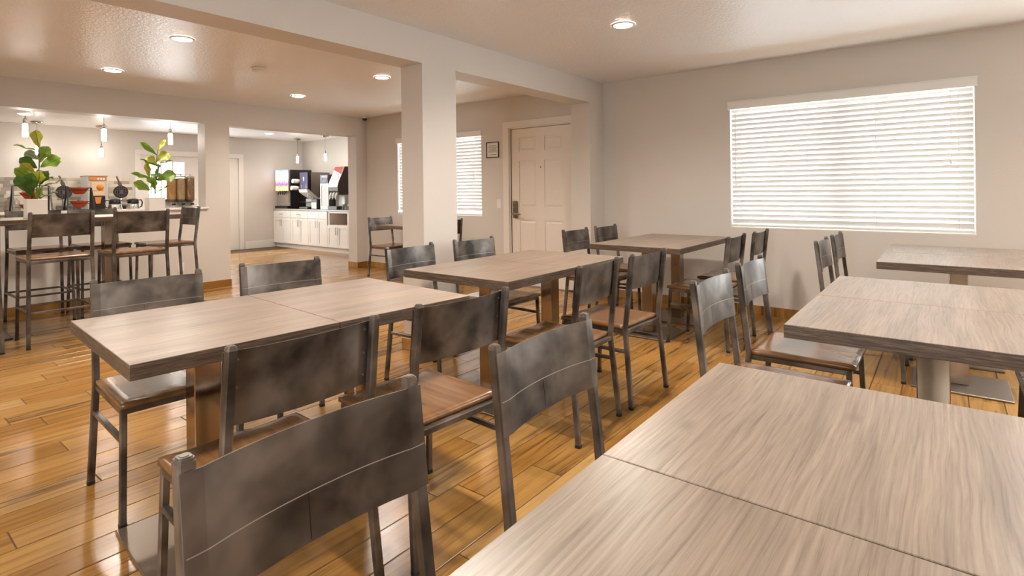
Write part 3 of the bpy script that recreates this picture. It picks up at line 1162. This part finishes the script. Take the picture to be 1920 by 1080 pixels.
# ------------------------------------------------------------------ potted fiddle-leaf plants
def leaf_mesh(length, width, fold, droop):
    n, m = 10, 4
    vs = []; fs = []
    for i in range(n + 1):
        t = i / n
        w = .57 * width * (.12 + .88 * min(1, t / .62) ** 1.1) * math.sqrt(max(0, 1 - max(0, (t - .5) / .5) ** 2.6)) if 0 < t < 1 else .002
        zz = -droop * t * t * length + .03 * length * math.sin(t * 9)
        for j in range(-m, m + 1):
            q = j / m
            vs.append((q * w, t * length, zz + fold * abs(q) ** 1.3 * w + .008 * math.sin(t * 14 + q * 3) * abs(q)))
    k = 2 * m + 1
    for i in range(n):
        for j in range(2 * m):
            a = i * k + j
            fs.append((a, a + 1, a + k + 1, a + k))
    return MB().add(vs, fs, True), [(0, i / n * length, -droop * (i / n) ** 2 * length + .03 * length * math.sin(i / n * 9) - .0012) for i in range(n + 1)]


def plant(x, y, z, label, stems, leaves):
    r = tag(empty('potted_plant', (x, y, z)), label, 'plant', 'fiddle-leaf plants on the bar table')
    w, h = .071, .172
    p = MB()
    vs = []; fs = []
    prof = [(w * .97, 0), (w, .008), (w, h - .004), (w - .003, h), (w - .009, h), (w - .010, h - .02)]
    for rr, zz in prof:
        vs += [(-rr, -rr, zz), (rr, -rr, zz), (rr, rr, zz), (-rr, rr, zz)]
    for i in range(len(prof) - 1):
        for k in range(4):
            fs.append((i * 4 + k, i * 4 + (k + 1) % 4, i * 4 + 4 + (k + 1) % 4, i * 4 + 4 + k))
    fs.append((3, 2, 1, 0))
    p.add(vs, fs).build('planter', M_CERAMIC, r, label='square cream-white planter')
    MB().box(-w + .011, w - .011, -w + .011, w - .011, h - .05, h - .018).build('soil', M_SOIL, r)
    for st in stems:
        mb = MB()
        for a, b in zip(st, st[1:]):
            mb.cyl(a, b, .0045, 7, .0038)
        mb.build('stem', M_STEM, r)
    rg = random.Random(label)
    for base, tip, wd, mi, face in leaves:
        b = Vector(base); t = Vector(tip)
        L = (t - b).length
        mbm, rib = leaf_mesh(L, wd, .22, .10)
        lf = mbm.build('leaf', M_LEAF[mi], r)
        yd = (t - b).normalized()
        nz = Vector(face).normalized()
        nz = (nz - yd * nz.dot(yd)).normalized()
        xd = yd.cross(nz)
        lf.matrix_local = Matrix(((xd.x, yd.x, nz.x, b.x), (xd.y, yd.y, nz.y, b.y), (xd.z, yd.z, nz.z, b.z), (0, 0, 0, 1)))
        v = MB()
        for p0, p1 in zip(rib[:-2], rib[1:-1]):
            v.cyl(p0, p1, .0022, 5)
        v.build('midrib', M_VEIN, lf)


F = (-.55, -.75, .35)          # faces turned to the room
U = (-.1, -.2, 1)
S = (.6, -.3, .75)
plant(1.222, 6.45, 1.02, 'fuller potted fiddle-leaf plant, left one on the bar table',
      [[(0, 0, .13), (.012, .0, .30), (.030, .01, .46), (.030, .0, .64)], [(-.02, .02, .13), (-.03, .0, .22), (-.05, -.03, .30)], [(.03, -.02, .13), (.02, -.03, .24), (.03, -.02, .34)]],
      [((.030, 0, .63), (.005, .02, .80), .085, 2, F), ((.028, 0, .60), (-.145, -.05, .665), .055, 0, U), ((.030, 0, .50), (.085, -.02, .655), .105, 0, F), ((.035, 0, .46), (.175, -.03, .555), .120, 0, F),
       ((.025, 0, .53), (-.065, .03, .60), .075, 3, F), ((.015, 0, .45), (-.105, -.02, .535), .095, 1, F), ((.0, 0, .40), (-.105, -.04, .48), .085, 2, F), ((-.03, -.02, .35), (-.145, -.06, .44), .085, 0, F),
       ((-.03, -.03, .21), (-.050, -.09, .40), .105, 1, F), ((.02, -.03, .31), (.010, -.08, .42), .105, 2, F), ((.03, -.02, .30), (.070, -.06, .42), .085, 1, F), ((.05, -.01, .40), (.130, -.03, .355), .055, 1, S),
       ((-.05, -.03, .23), (-.145, -.09, .365), .085, 1, F), ((-.02, -.03, .17), (-.075, -.09, .285), .060, 1, F), ((.04, -.01, .28), (.205, -.05, .365), .028, 3, U), ((.03, -.02, .18), (.135, -.06, .245), .035, 3, U),
       ((.0, -.03, .16), (.020, -.10, .275), .065, 0, F), ((.02, .04, .38), (.095, .12, .44), .090, 1, F), ((-.02, .04, .34), (-.06, .14, .43), .090, 1, F)])
plant(2.176, 6.45, 1.02, 'sparser potted fiddle-leaf plant, right one on the bar table',
      [[(.0, 0, .13), (.010, 0, .32), (.020, .01, .50), (.028, 0, .66)], [(-.02, .01, .13), (-.028, .0, .22), (-.045, -.02, .30)], [(.012, .02, .13), (.006, .02, .25), (.012, .02, .31)]],
      [((.026, 0, .645), (.098, -.01, .785), .050, 2, F), ((.026, 0, .61), (-.135, -.05, .730), .055, 0, F), ((.026, 0, .545), (.125, -.03, .640), .115, 2, F), ((.022, 0, .515), (.155, -.04, .570), .055, 3, S),
       ((.018, 0, .50), (-.065, .02, .59), .095, 2, F), ((.014, 0, .50), (-.130, -.03, .575), .030, 1, U), ((.010, 0, .365), (.005, -.10, .50), .150, 1, (-.3, -.5, .8)), ((-.045, -.01, .36), (-.082, -.02, .525), .055, 2, F),
       ((.012, 0, .345), (.185, -.05, .425), .125, 0, F), ((-.03, -.01, .36), (-.215, -.05, .425), .045, 0, F), ((-.045, -.02, .245), (-.200, -.07, .325), .090, 0, F), ((.0, .01, .25), (-.030, -.05, .37), .070, 0, F),
       ((.008, 0, .215), (.115, -.05, .305), .042, 0, S), ((-.01, 0, .30), (-.075, -.06, .375), .060, 0, F), ((.01, .03, .33), (.06, .13, .44), .085, 1, F)])

# ------------------------------------------------------------------ pass-through counter on the pantry side, things on it
pc = tag(empty('serving_counter', (0.9, 8.02, 0)), 'long serving counter behind the pass-through ledge', 'counter')
MB().box(-2.3, 2.25, -.33, .32, .985, 1.018, .004).build('countertop', M_STONEEDGE, pc)
MB().box(-2.28, 2.23, -.28, .27, .10, .985, .003).build('body', M_CAB, pc)
MB().box(-2.28, 2.23, -.28, .22, 0, .10).build('plinth', M_CAB, pc)
ZK = 1.0185


def bowl(mb_r, z0, h, n=20):
    return MB().lathe([(mb_r * .42, z0), (mb_r * .50, z0 + .004), (mb_r * .82, z0 + h * .62), (mb_r, z0 + h), (mb_r * 1.03, z0 + h), (mb_r * .97, z0 + h - .006), (mb_r * .78, z0 + h * .6), (mb_r * .4, z0 + .012)], n=n, cap=False)


def bowl_rack(x, y, label, hgt, r, tiers, wid):
    k = tag(empty('bowl_rack', (x, y, ZK)), label, 'bowl rack')
    fr = MB()
    for s in (-1, 1):
        fr.bar([(s * wid * 1.08, -.10, 0), (s * wid, 0, hgt)], .008, .016, (0, 1, 0))
        fr.bar([(s * wid * 1.08, .10, 0), (s * wid, 0.01, hgt)], .008, .016, (0, 1, 0))
    fr.bar([(-wid, 0, hgt), (wid, 0, hgt)], .010, .010, (0, 0, 1))
    fr.build('frame', M_BLACK, k)
    for z in tiers:
        g = MB()
        n = 24
        for i in range(n):
            a, b = 2 * PI * i / n, 2 * PI * (i + 1) / n
            g.cyl((r * .84 * math.cos(a), r * .84 * math.sin(a), z + .045), (r * .84 * math.cos(b), r * .84 * math.sin(b), z + .045), .003, 5)
        g.cyl((-wid * 1.03, 0, z + .045), (-r * .84, 0, z + .045), .003, 5).cyl((r * .84, 0, z + .045), (wid * 1.03, 0, z + .045), .003, 5)
        g.build('ring', M_BLACK, k)
    return k


bowl_rack(1.475, 7.97, 'black wire rack holding red bowls, behind the left plant', .315, .105, (.03, .165), .155)
for z, lb in ((.03, 'red bowl of snack packets low in the left rack'), (.165, 'red bowl in the upper tier of the left rack')):
    b = tag(empty('serving_bowl', (1.475, 7.97, ZK + z)), lb, 'bowl', 'red serving bowls')
    bowl(.105, 0, .075).build('bowl_body', M_RED, b)
    rg = random.Random(lb)
    for q in range(5):
        a = q * 1.3
        MB().box(-.03, .03, -.022, .022, -.006, .006, .004).build('snack_packet', (M_ORANGE, M_RED, M_WPLAST)[q % 3], b, (.04 * math.cos(a), .04 * math.sin(a), .072 + .008 * q), rz=a)
bowl_rack(1.905, 7.97, 'open wire stand with two tiers of red bowls, middle of the pass-through', .29, .094, (.06, .215), .115)
for z, lb in ((.06, 'red bowl on the lower tier of the middle stand'), (.215, 'red bowl on the upper tier of the middle stand')):
    b = tag(empty('serving_bowl', (1.905, 7.97, ZK + z)), lb, 'bowl', 'red serving bowls')
    bowl(.094, 0, .075).build('bowl_body', M_RED, b)
    for q in range(4):
        a = q * 1.6
        MB().lathe([(.008, 0), (.026, .004), (.028, .016), (.010, .024)], n=12).build('snack', (M_TANBOX, M_BRASS)[q % 2], b, (.042 * math.cos(a), .042 * math.sin(a), .066))


def carafe(x, label, rz):
    r = tag(empty('coffee_carafe', (x, 7.93, ZK)), label, 'carafe', 'glass coffee carafes')
    MB().lathe([(.066, .0), (.073, .006), (.075, .03), (.066, .075), (.058, .098)], n=22).build('pot', M_STEEL, r, label='shiny metal pot')
    MB().lathe([(.060, .096), (.062, .102), (.058, .140), (.045, .152), (.008, .156)], n=20).build('lid', M_BLACK, r, label='black lid')
    MB().bar([(0, .05, .135), (0, .088, .138), (0, .103, .110), (0, .096, .060), (0, .074, .045)], .016, .012).build('handle', M_BLACK, r)
    MB().bar([(0, -.045, .118), (0, -.072, .138)], .026, .012).build('spout', M_BLACK, r)
    r.rotation_euler = (0, 0, rz)


carafe(2.245, 'coffee carafe with black lid, left of the two by the plants', 1.4)
carafe(2.435, 'coffee carafe with black lid, right of the two, beside the right plant', -1.5)

cd = tag(empty('cereal_dispenser', (2.985, 7.95, ZK)), 'clear cereal dispenser with three filled cylinders beside the right plant', 'cereal dispenser')
MB().box(-.17, .17, -.10, .10, 0, .012, .004).build('base', M_STEEL, cd)
MB().box(-.165, .165, .05, .065, .012, .14, .003).build('stand', M_STEEL, cd)
for i, x in enumerate((-.112, 0, .112)):
    c = MB().lathe([(.036, .10), (.0555, .145), (.0555, .425)], x, 0, 18, cap=False).build('cylinder', M_ACRYL, cd, label='clear cylinder of cereal')
    MB().lathe([(.032, .102), (.0535, .147), (.0535, .41), (.02, .418)], x, 0, 18).build('cereal', M_CER[i], c)
    MB().lathe([(.055, .425), (.055, .438), (.030, .446), (.010, .449), (.009, .47), (.003, .474)], x, 0, 16).build('lid', M_STEEL, c)
    MB().lathe([(.014, .04), (.058, .115), (.066, .135), (.062, .136), (.030, .10)], x, 0, 18, cap=False).build('chute', M_ACRYL, c)
    MB().cyl((x, -.03, .075), (x, -.075, .07), .006, 8).cyl((x - .02, -.075, .07), (x + .02, -.075, .07), .012, 10).build('turn_knob', M_BLACK, c)

# ------------------------------------------------------------------ back counter with tile splash
bc = tag(empty('back_counter', (2.0, YP - .33, 0)), 'white back counter along the tiled wall of the pantry', 'counter')
MB().box(-2.2, 1.68, -.32, .325, .885, .915, .004).build('countertop', M_STONEEDGE, bc)
MB().box(-2.2, 1.66, -.29, .325, .10, .885, .002).build('body', M_CAB, bc)
MB().box(-2.2, 1.66, -.23, .325, 0, .10).build('plinth', M_CAB, bc)
for i in range(6):
    x = -2.2 + i * .643
    d = MB().box(x + .006, x + .637, -.309, -.2902, .115, .875, .003).build('door', M_CAB, bc)
    MB().cyl((x + .58, -.33, .62), (x + .58, -.33, .78), .006, 8).build('handle', M_CHROME, d)
sp = tag(empty('tile_splash', (0, YP, .917)), 'mosaic of grey and beige strip tiles above the back counter', 'backsplash')
MB().box(.2, 3.69, -.006, -.0005, 0, .616).build('grout_bed', mat('pale_grout', (0.62, 0.55, 0.46), .8), sp)
TM = [mat('tile_%s' % n, c, .3) for n, c in (('cream', (.66, .58, .47)), ('sand', (.55, .46, .36)), ('stone', (.40, .34, .28)), ('pale', (.72, .66, .57)), ('smoke', (.30, .26, .22)))]
rg = random.Random(5)
for j in range(11):
    x = 1.45 - rg.random() * .2
    while x < 3.68:
        w = rg.choice((.10, .15, .20, .24))
        a, b = max(x, 1.45), min(x + w, 3.688)
        if b - a > .02:
            MB().box(a + .0015, b - .0015, -.012 - rg.random() * .002, -.006, j * .056 + .0015, j * .056 + .0545).build('tile', rg.choice(TM), sp)
        x += w
ZB2 = .9155


def waffle(x, label):
    r = tag(empty('waffle_maker', (x, YP - .36, ZB2)), label, 'waffle maker', 'flip waffle makers')
    MB().box(-.085, .085, -.16, .14, .0, .14, .012).build('base', M_DKGREY, r)
    MB().box(-.05, .05, -.168, -.159, .03, .11, .004).build('control_panel', M_BLACK, r)
    g = MB().cyl((0, .02, .36), (0, -.02, .36), .112, 26).build('grid_plate', M_BLACK, r, label='open round waffle grid')
    q = MB()
    for i in range(-3, 4):
        for k in range(-3, 4):
            if (i * i + k * k) < 11 and (i * i + k * k) > 1:
                q.box(i * .030 - .010, i * .030 + .010, -.028, -.019, .36 + k * .030 - .010, .36 + k * .030 + .010, .003)
    q.build('grid_studs', M_DKGREY, g)
    MB().bar([(0, -.030, .325), (0, -.031, .395)], .06, .012).build('centre_emblem', M_DKGREY, g)
    MB().bar([(0, .0, .45), (-.012, .0, .50), (-.025, 0, .535)], .052, .03).build('hinge_neck', M_DKGREY, r)
    MB().cyl((-.022, 0, .53), (-.062, 0, .64), .015, 10).build('handle', mat('brown_handle', (.17, .10, .06), .5), r)
    MB().cyl((0, .03, .13), (0, .03, .30), .02, 10).build('post', M_STEEL, r)


waffle(2.585, 'round black waffle maker opened upright, left of the juice machine')
waffle(3.40, 'round black waffle maker opened upright, above the coffee carafes')

jm = tag(empty('hot_drink_machine', (3.02, YP - .33, ZB2)), 'tall drink machine with orange printed front beside the tile splash', 'drink machine')
MB().box(-.145, .145, -.18, .24, 0, .63, .006).build('body', M_LTGREY, jm)
MB().box(-.15, .15, -.190, .245, .63, .645, .003).build('top', M_TANBOX, jm)
MB().box(-.125, .125, -.188, -.181, .555, .620, .002).build('header_panel', M_ORANGE, jm)
for i in range(3):
    MB().box(.0 + i * .04 - .01, .03 + i * .04 - .01, -.1905, -.1885, .57, .605).build('button', M_PAPER, jm)
pp = MB().box(-.095, .095, -.187, -.181, .30, .535, .002).build('poster', mat('cream_print', (.80, .62, .42), .4), jm)
MB().lathe([(.001, -.001), (.055, -.001), (.055, .001), (.001, .001)], n=20, cap=False).build('picture_disc', M_ORANGE, pp, (.03, -.1885, .44)).rotation_euler = (PI / 2, 0, 0)
MB().box(-.085, -.02, -.1892, -.1875, .375, .39).box(-.01, .04, -.1892, -.1875, .375, .39).box(.05, .08, -.1892, -.1875, .375, .39).build('print', M_ORANGE, pp)
MB().box(-.105, .105, -.187, -.181, .06, .29, .002).build('niche', M_BLACK, jm)
MB().add([(-.05, -.19, .27), (.05, -.19, .27), (.03, -.19, .16), (-.03, -.19, .16), (-.05, -.186, .27), (.05, -.186, .27), (.03, -.186, .16), (-.03, -.186, .16)], [(0, 1, 2, 3), (7, 6, 5, 4), (0, 4, 5, 1), (1, 5, 6, 2), (2, 6, 7, 3), (3, 7, 4, 0)]).build('spout', M_ORANGE, jm)

jar = tag(empty('glass_jar', (1.93, YP - .36, ZB2)), 'round clear glass jar at the far left edge of the back counter', 'jar')
MB().lathe([(.07, 0), (.10, .03), (.11, .12), (.09, .22), (.055, .26)], n=20, cap=False).build('glass', M_ACRYL, jar)
MB().lathe([(.058, .26), (.062, .275), (.03, .30), (.012, .31), (.012, .33)], n=16).build('lid', M_STEEL, jar)

# ------------------------------------------------------------------ drinks wall: cabinets, worktop, machines
XF = 6.47
YU = [12.04, 11.30, 10.61, 9.91, 9.20, 8.50]
for i in range(5):
    y1, y0 = YU[i], YU[i + 1]
    w = y1 - y0
    lab = ['white base cabinet in the pantry corner, left end of the drinks counter', 'second white base cabinet from the left under the drinks counter', 'third white base cabinet from the left under the drinks counter',
           'white base cabinet with an open tan niche, right end of the drinks counter', 'white base cabinet hidden beside the pantry opening'][i]
    c = tag(empty('base_cabinet', (XF, (y0 + y1) / 2, 0)), lab, 'cabinet', 'white shaker base cabinets')
    h = w / 2
    if i == 3:
        b = MB().box(.0, XP - XF - .01, -h + .001, h - .001, .10, .56)
        b.box(.0, XP - XF - .01, -h + .001, -h + .05, .56, .835).box(.0, XP - XF - .01, h - .05, h - .001, .56, .835)
        b.box(.0, XP - XF - .01, -h + .05, h - .05, .80, .835).box(.45, XP - XF - .01, -h + .05, h - .05, .56, .80)
        b.build('body', M_CAB, c)
        MB().box(.40, .449, -h + .051, h - .051, .561, .799).box(.02, .40, -h + .051, h - .051, .561, .565).build('niche_lining', M_TANBOX, c, label='tan open niche')
        dz1 = .55
    else:
        MB().box(.0, XP - XF - .01, -h + .001, h - .001, .10, .835).build('body', M_CAB, c)
        d = MB().box(-.020, -.0005, -h + .004, h - .004, .675, .828, .003).build('drawer', M_CAB, c)
        MB().bar([(-.042, -.07, .752), (-.042, .07, .752)], .010, .010).bar([(-.042, -.055, .752), (-.018, -.055, .752)], .008, .008, (0, 0, 1)).bar([(-.042, .055, .752), (-.018, .055, .752)], .008, .008, (0, 0, 1)).build('handle', M_CHROME, d)
        dz1 = .668
    for s in (-1, 1):
        a, b_ = (-h + .004, -.0015) if s < 0 else (.0015, h - .004)
        m_ = MB()
        z0, z1 = .105, dz1
        st = .055
        m_.box(-.012, -.0005, a, b_, z0, z1)
        m_.box(-.020, -.0121, a, a + st, z0, z1, .001).box(-.020, -.0121, b_ - st, b_, z0, z1, .001).box(-.020, -.0121, a + st, b_ - st, z0, z0 + st, .001).box(-.020, -.0121, a + st, b_ - st, z1 - st, z1, .001)
        d = m_.build('door', M_CAB, c)
        y = s * .032
        MB().bar([(-.046, y, z1 - .03), (-.046, y, z1 - .18)], .010, .010).bar([(-.046, y, z1 - .05), (-.018, y, z1 - .05)], .008, .008).bar([(-.046, y, z1 - .16), (-.018, y, z1 - .16)], .008, .008).build('handle', M_CHROME, d)
    MB().box(.05, XP - XF - .01, -h + .001, h - .001, 0, .10).build('plinth', M_CAB, c)
wt = tag(empty('worktop', (XF, 10.27, .8355)), 'dark stone worktop with grey edge along the drinks wall', 'worktop')
MB().box(-.025, -.0005, -1.77, 1.77, 0, .036, .004).build('front_edge', M_STONEEDGE, wt)
MB().box(0, XP - XF - .005, -1.77, 1.77, 0, .036).build('slab', M_GRANITE, wt)
ZW = .872


def mach(name, y0, y1, x, label, cat='drink machine'):
    return tag(empty(name, (x, (y0 + y1) / 2, ZW)), label, cat), (y1 - y0) / 2


# juice dispenser with lit poster, black flank
r, h = mach('juice_dispenser', 11.47, 12.02, 6.50, 'juice dispenser with a lit fruit poster and black flank, left end of the drinks counter')
MB().box(.03, .57, -h + .004, h, .06, .87, .006).build('body', M_STEEL, r)
MB().box(.05, .57, -h - .006, -h + .004, .01, .87, .002).build('side_panel', M_BLACK, r, label='tall black side panel')
po = MB().box(-.008, .008, -h + .02, h - .01, -.235, .235, .004).build('poster', M_POSTER, r, (.0, 0, .635), label='lit blue and orange fruit poster')
MB().box(.008, .03, -h, h, .39, .87, .003).build('poster_frame', M_STEEL, r)
for k in range(4):
    y = -.19 + k * .09
    MB().bar([(.015, y, .39), (-.03, y, .37), (-.045, y, .315)], .030, .022, (0, 1, 0)).build('nozzle', M_BLACK, r)
MB().box(.02, .031, -h + .03, h - .15, .14, .37, .002).build('splash_panel', M_STEEL, r)
MB().box(-.02, .57, -h + .01, h, 0, .06, .004).build('drip_tray', M_BLACK, r)
# coffee machine seen from its flank
r, h = mach('coffee_machine', 10.72, 11.04, 6.53, 'coffee machine with a violet front panel and brown-grey flank')
def prism(pts, y0, y1):
    k = len(pts)
    vs = [(x, y, z) for y in (y0, y1) for x, z in pts]
    return MB().add(vs, [tuple(range(k)), tuple(reversed(range(k, 2 * k)))] + [(i, (i + 1) % k, k + (i + 1) % k, k + i) for i in range(k)])
prism([(0, .79), (.52, .79), (.52, .26), (.24, .24), (.0, .43)], -h, h).build('body', M_BLACK, r)
prism([(.065, .785), (.515, .785), (.515, .25), (.24, .245), (.065, .385)], -h - .008, -h).build('side_panel', mat('brown_grey_panel', (.21, .175, .145), .45), r, label='brown-grey side panel')
MB().box(-.012, .0, -h + .005, h, .43, .79, .004).build('front_panel', M_PURPLE, r, label='violet front panel with a pale emblem')
MB().lathe([(.001, -.002), (.026, -.002), (.026, .002), (.001, .002)], n=16, cap=False).build('emblem', M_PAPER, r, (-.0145, .0, .67)).rotation_euler = (0, PI / 2, 0)
MB().add([(-.0145, -.022, .665), (-.0145, .022, .665), (-.0145, .008, .60), (-.0145, -.008, .60), (-.0125, -.022, .665), (-.0125, .022, .665), (-.0125, .008, .60), (-.0125, -.008, .60)], [(0, 1, 2, 3), (7, 6, 5, 4), (0, 4, 5, 1), (1, 5, 6, 2), (2, 6, 7, 3), (3, 7, 4, 0)]).build('emblem_cone', M_PAPER, r)
for iy in (-1, 1):
    for z in (.455, .485, .515):
        MB().box(-.0145, -.0118, iy * .09 - .018, iy * .09 + .018, z - .005, z + .005).build('button', M_LTGREY, r)
prism([(-.04, .425), (.0, .425), (.24, .235), (.20, .215), (.06, .30), (-.02, .36)], -h - .01, h).build('chute_hood', M_WPLAST, r, label='white sloping chute hood')
for k in range(3):
    MB().cyl((.04 + k * .06, -h * .5, .31 - k * .035), (.04 + k * .06, -h * .5, .255 - k * .035), .016, 10).build('nozzle', M_WPLAST, r)
MB().box(.10, .28, -h + .02, h - .05, .05, .22, .005).build('column', M_LTGREY, r)
MB().box(-.03, .50, -h, h, 0, .045, .006).build('drip_tray', M_DKGREY, r)
MB().box(-.01, .20, -h - .004, h, .145, .155, .002).build('cup_grate', M_BLACK, r)
for z, xo in ((.60, 0.0), (.45, -.03)):
    t_ = tag(empty('paper_cups', (6.50, 11.12, ZW + z)), 'stack of white paper cups lying in the %s holder beside the violet panel' % ('upper' if z > .5 else 'lower'), 'cups', 'white paper cup stacks')
    mb = MB()
    for q in range(4):
        mb.cyl((.09 + xo - q * .03, 0, 0), (-.01 + xo - q * .03, 0, .008), .038, 14, .046)
    mb.build('cup', M_PAPER, t_)
    MB().box(.0 + xo, .13 + xo, -.05, .05, -.056, -.047, .002).build('holder', M_BLACK, t_)
# napkin dispenser
r, h = mach('napkin_dispenser', 10.36, 10.56, 6.50, 'small white-fronted napkin dispenser between coffee machine and milk dispenser', 'napkin dispenser')
MB().box(.0, .16, -h, h, 0, .21, .006).build('case', M_DKGREY, r)
MB().box(-.006, 0, -h + .005, h - .005, .01, .14, .003).build('napkins', M_PAPER, r)
# milk dispenser
r, h = mach('milk_dispenser', 9.95, 10.24, 6.51, 'white framed milk dispenser with a glass door and violet header', 'drink machine')
MB().box(.02, .50, -h, h, 0, .72, .006).build('body', M_DKGREY, r)
f = MB().box(0, .02, -h, -h + .035, 0, .54).box(0, .02, h - .035, h, 0, .54).box(0, .02, -h + .035, h - .035, 0, .07).box(0, .02, -h + .035, h - .035, .50, .54)
f.build('door_frame', M_WPLAST, r)
MB().box(.008, .014, -h + .036, h - .036, .071, .499).build('glass_door', mat('frosted_grey', (.42, .38, .34), .25), r)
MB().box(-.005, .02, -h, h, .545, .72, .006).build('header', M_PURPLE, r)
n = 22
el = MB()
for i in range(n):
    a, b = 2 * PI * i / n, 2 * PI * (i + 1) / n
    el.cyl((-.008, -.03 + .09 * math.cos(a), .635 + .05 * math.sin(a)), (-.008, -.03 + .09 * math.cos(b), .635 + .05 * math.sin(b)), .007, 5)
el.box(-.009, -.005, -.13, .08, .655, .70)
el.build('logo_ring', M_PAPER, r)
# soda fountain seen from its flank
r, h = mach('soda_fountain', 9.60, 9.92, 6.50, 'tall black soda fountain with a curved red and white sign')
prism([(.17, .88), (.30, .88), (.30, .30), (.08, .30), (.0, .38), (-.005, .46), (.03, .58), (.10, .72)], -h, h).build('body', mat('brown_black_panel', (.085, .07, .06), .4), r)
MB().box(.301, .66, -h - .03, h + .03, .07, .87, .006).build('rear_cabinet', M_BLACK, r)
pf = [(.165, .875), (.098, .72), (.028, .58), (-.007, .46)]
vs = []
for x, z in pf:
    for y in (-h + .005, h - .005):
        vs += [(x, y, z), (x - .007, y, z + .005)]
fs = []
for i in range(3):
    a = i * 4; b = a + 4
    fs += [(a, a + 2, b + 2, b), (a + 1, b + 1, b + 3, a + 3), (a, b, b + 1, a + 1), (a + 2, a + 3, b + 3, b + 2)]
fs += [(0, 1, 3, 2), (12, 14, 15, 13)]
sgn = MB().add(vs, fs).build('sign_panel', mat('white_sign', (.82, .76, .74), .3, emit=(1, .9, .88), estr=.12), r, label='white curved sign panel')
MB().add([(.157, -h + .008, .876), (.157, h - .008, .876), (.128, h - .008, .81), (.088, -h + .008, .72), (.152, -h + .008, .878), (.152, h - .008, .878), (.123, h - .008, .812), (.083, -h + .008, .722)],
         [(0, 1, 2, 3), (7, 6, 5, 4), (0, 4, 5, 1), (1, 5, 6, 2), (2, 6, 7, 3), (3, 7, 4, 0)]).build('sign_red_band', mat('sign_red', (.72, .09, .05), .3), sgn)
el = MB()
def sx(z):
    return .028 + (.098 - .028) * (z - .58) / .14 - .012
for i in range(n):
    a, b = 2 * PI * i / n, 2 * PI * (i + 1) / n
    za, zb = .66 + .055 * math.sin(a), .66 + .055 * math.sin(b)
    el.cyl((sx(za), -.02 + .10 * math.cos(a), za), (sx(zb), -.02 + .10 * math.cos(b), zb), .005, 5)
el.build('sign_ring', mat('sign_grey', (.25, .20, .30), .4), sgn)
for i in range(3):
    y = -.10 + i * .10
    nz_ = MB().bar([(.08, y, .36), (.02, y, .33), (.0, y, .24)], .05, .04, (0, 1, 0)).build('nozzle', M_WPLAST, r)
    MB().bar([(-.02, y, .29), (-.015, y, .21)], .03, .008, (0, 1, 0)).build('lever', M_LTGREY, nz_)
MB().box(.16, .30, -h, h, .07, .30, .004).build('back_panel', M_WPLAST, r)
MB().box(-.03, .66, -h, h, 0, .07, .006).build('drip_tray', M_DKGREY, r)
# tumblers on a tray
for i in range(3):
    for k in range(2):
        g = tag(empty('tumbler', (6.52 + k * .085, 9.36 + (i - 1) * .085, ZW)), 'clear tumbler in the cluster at the right end of the drinks counter', 'glass', 'clear tumblers at the soda fountain')
        MB().lathe([(.028, .001), (.036, .11), (.034, .11), (.026, .006)], n=14, cap=False).build('glass_body', M_ACRYL, g)
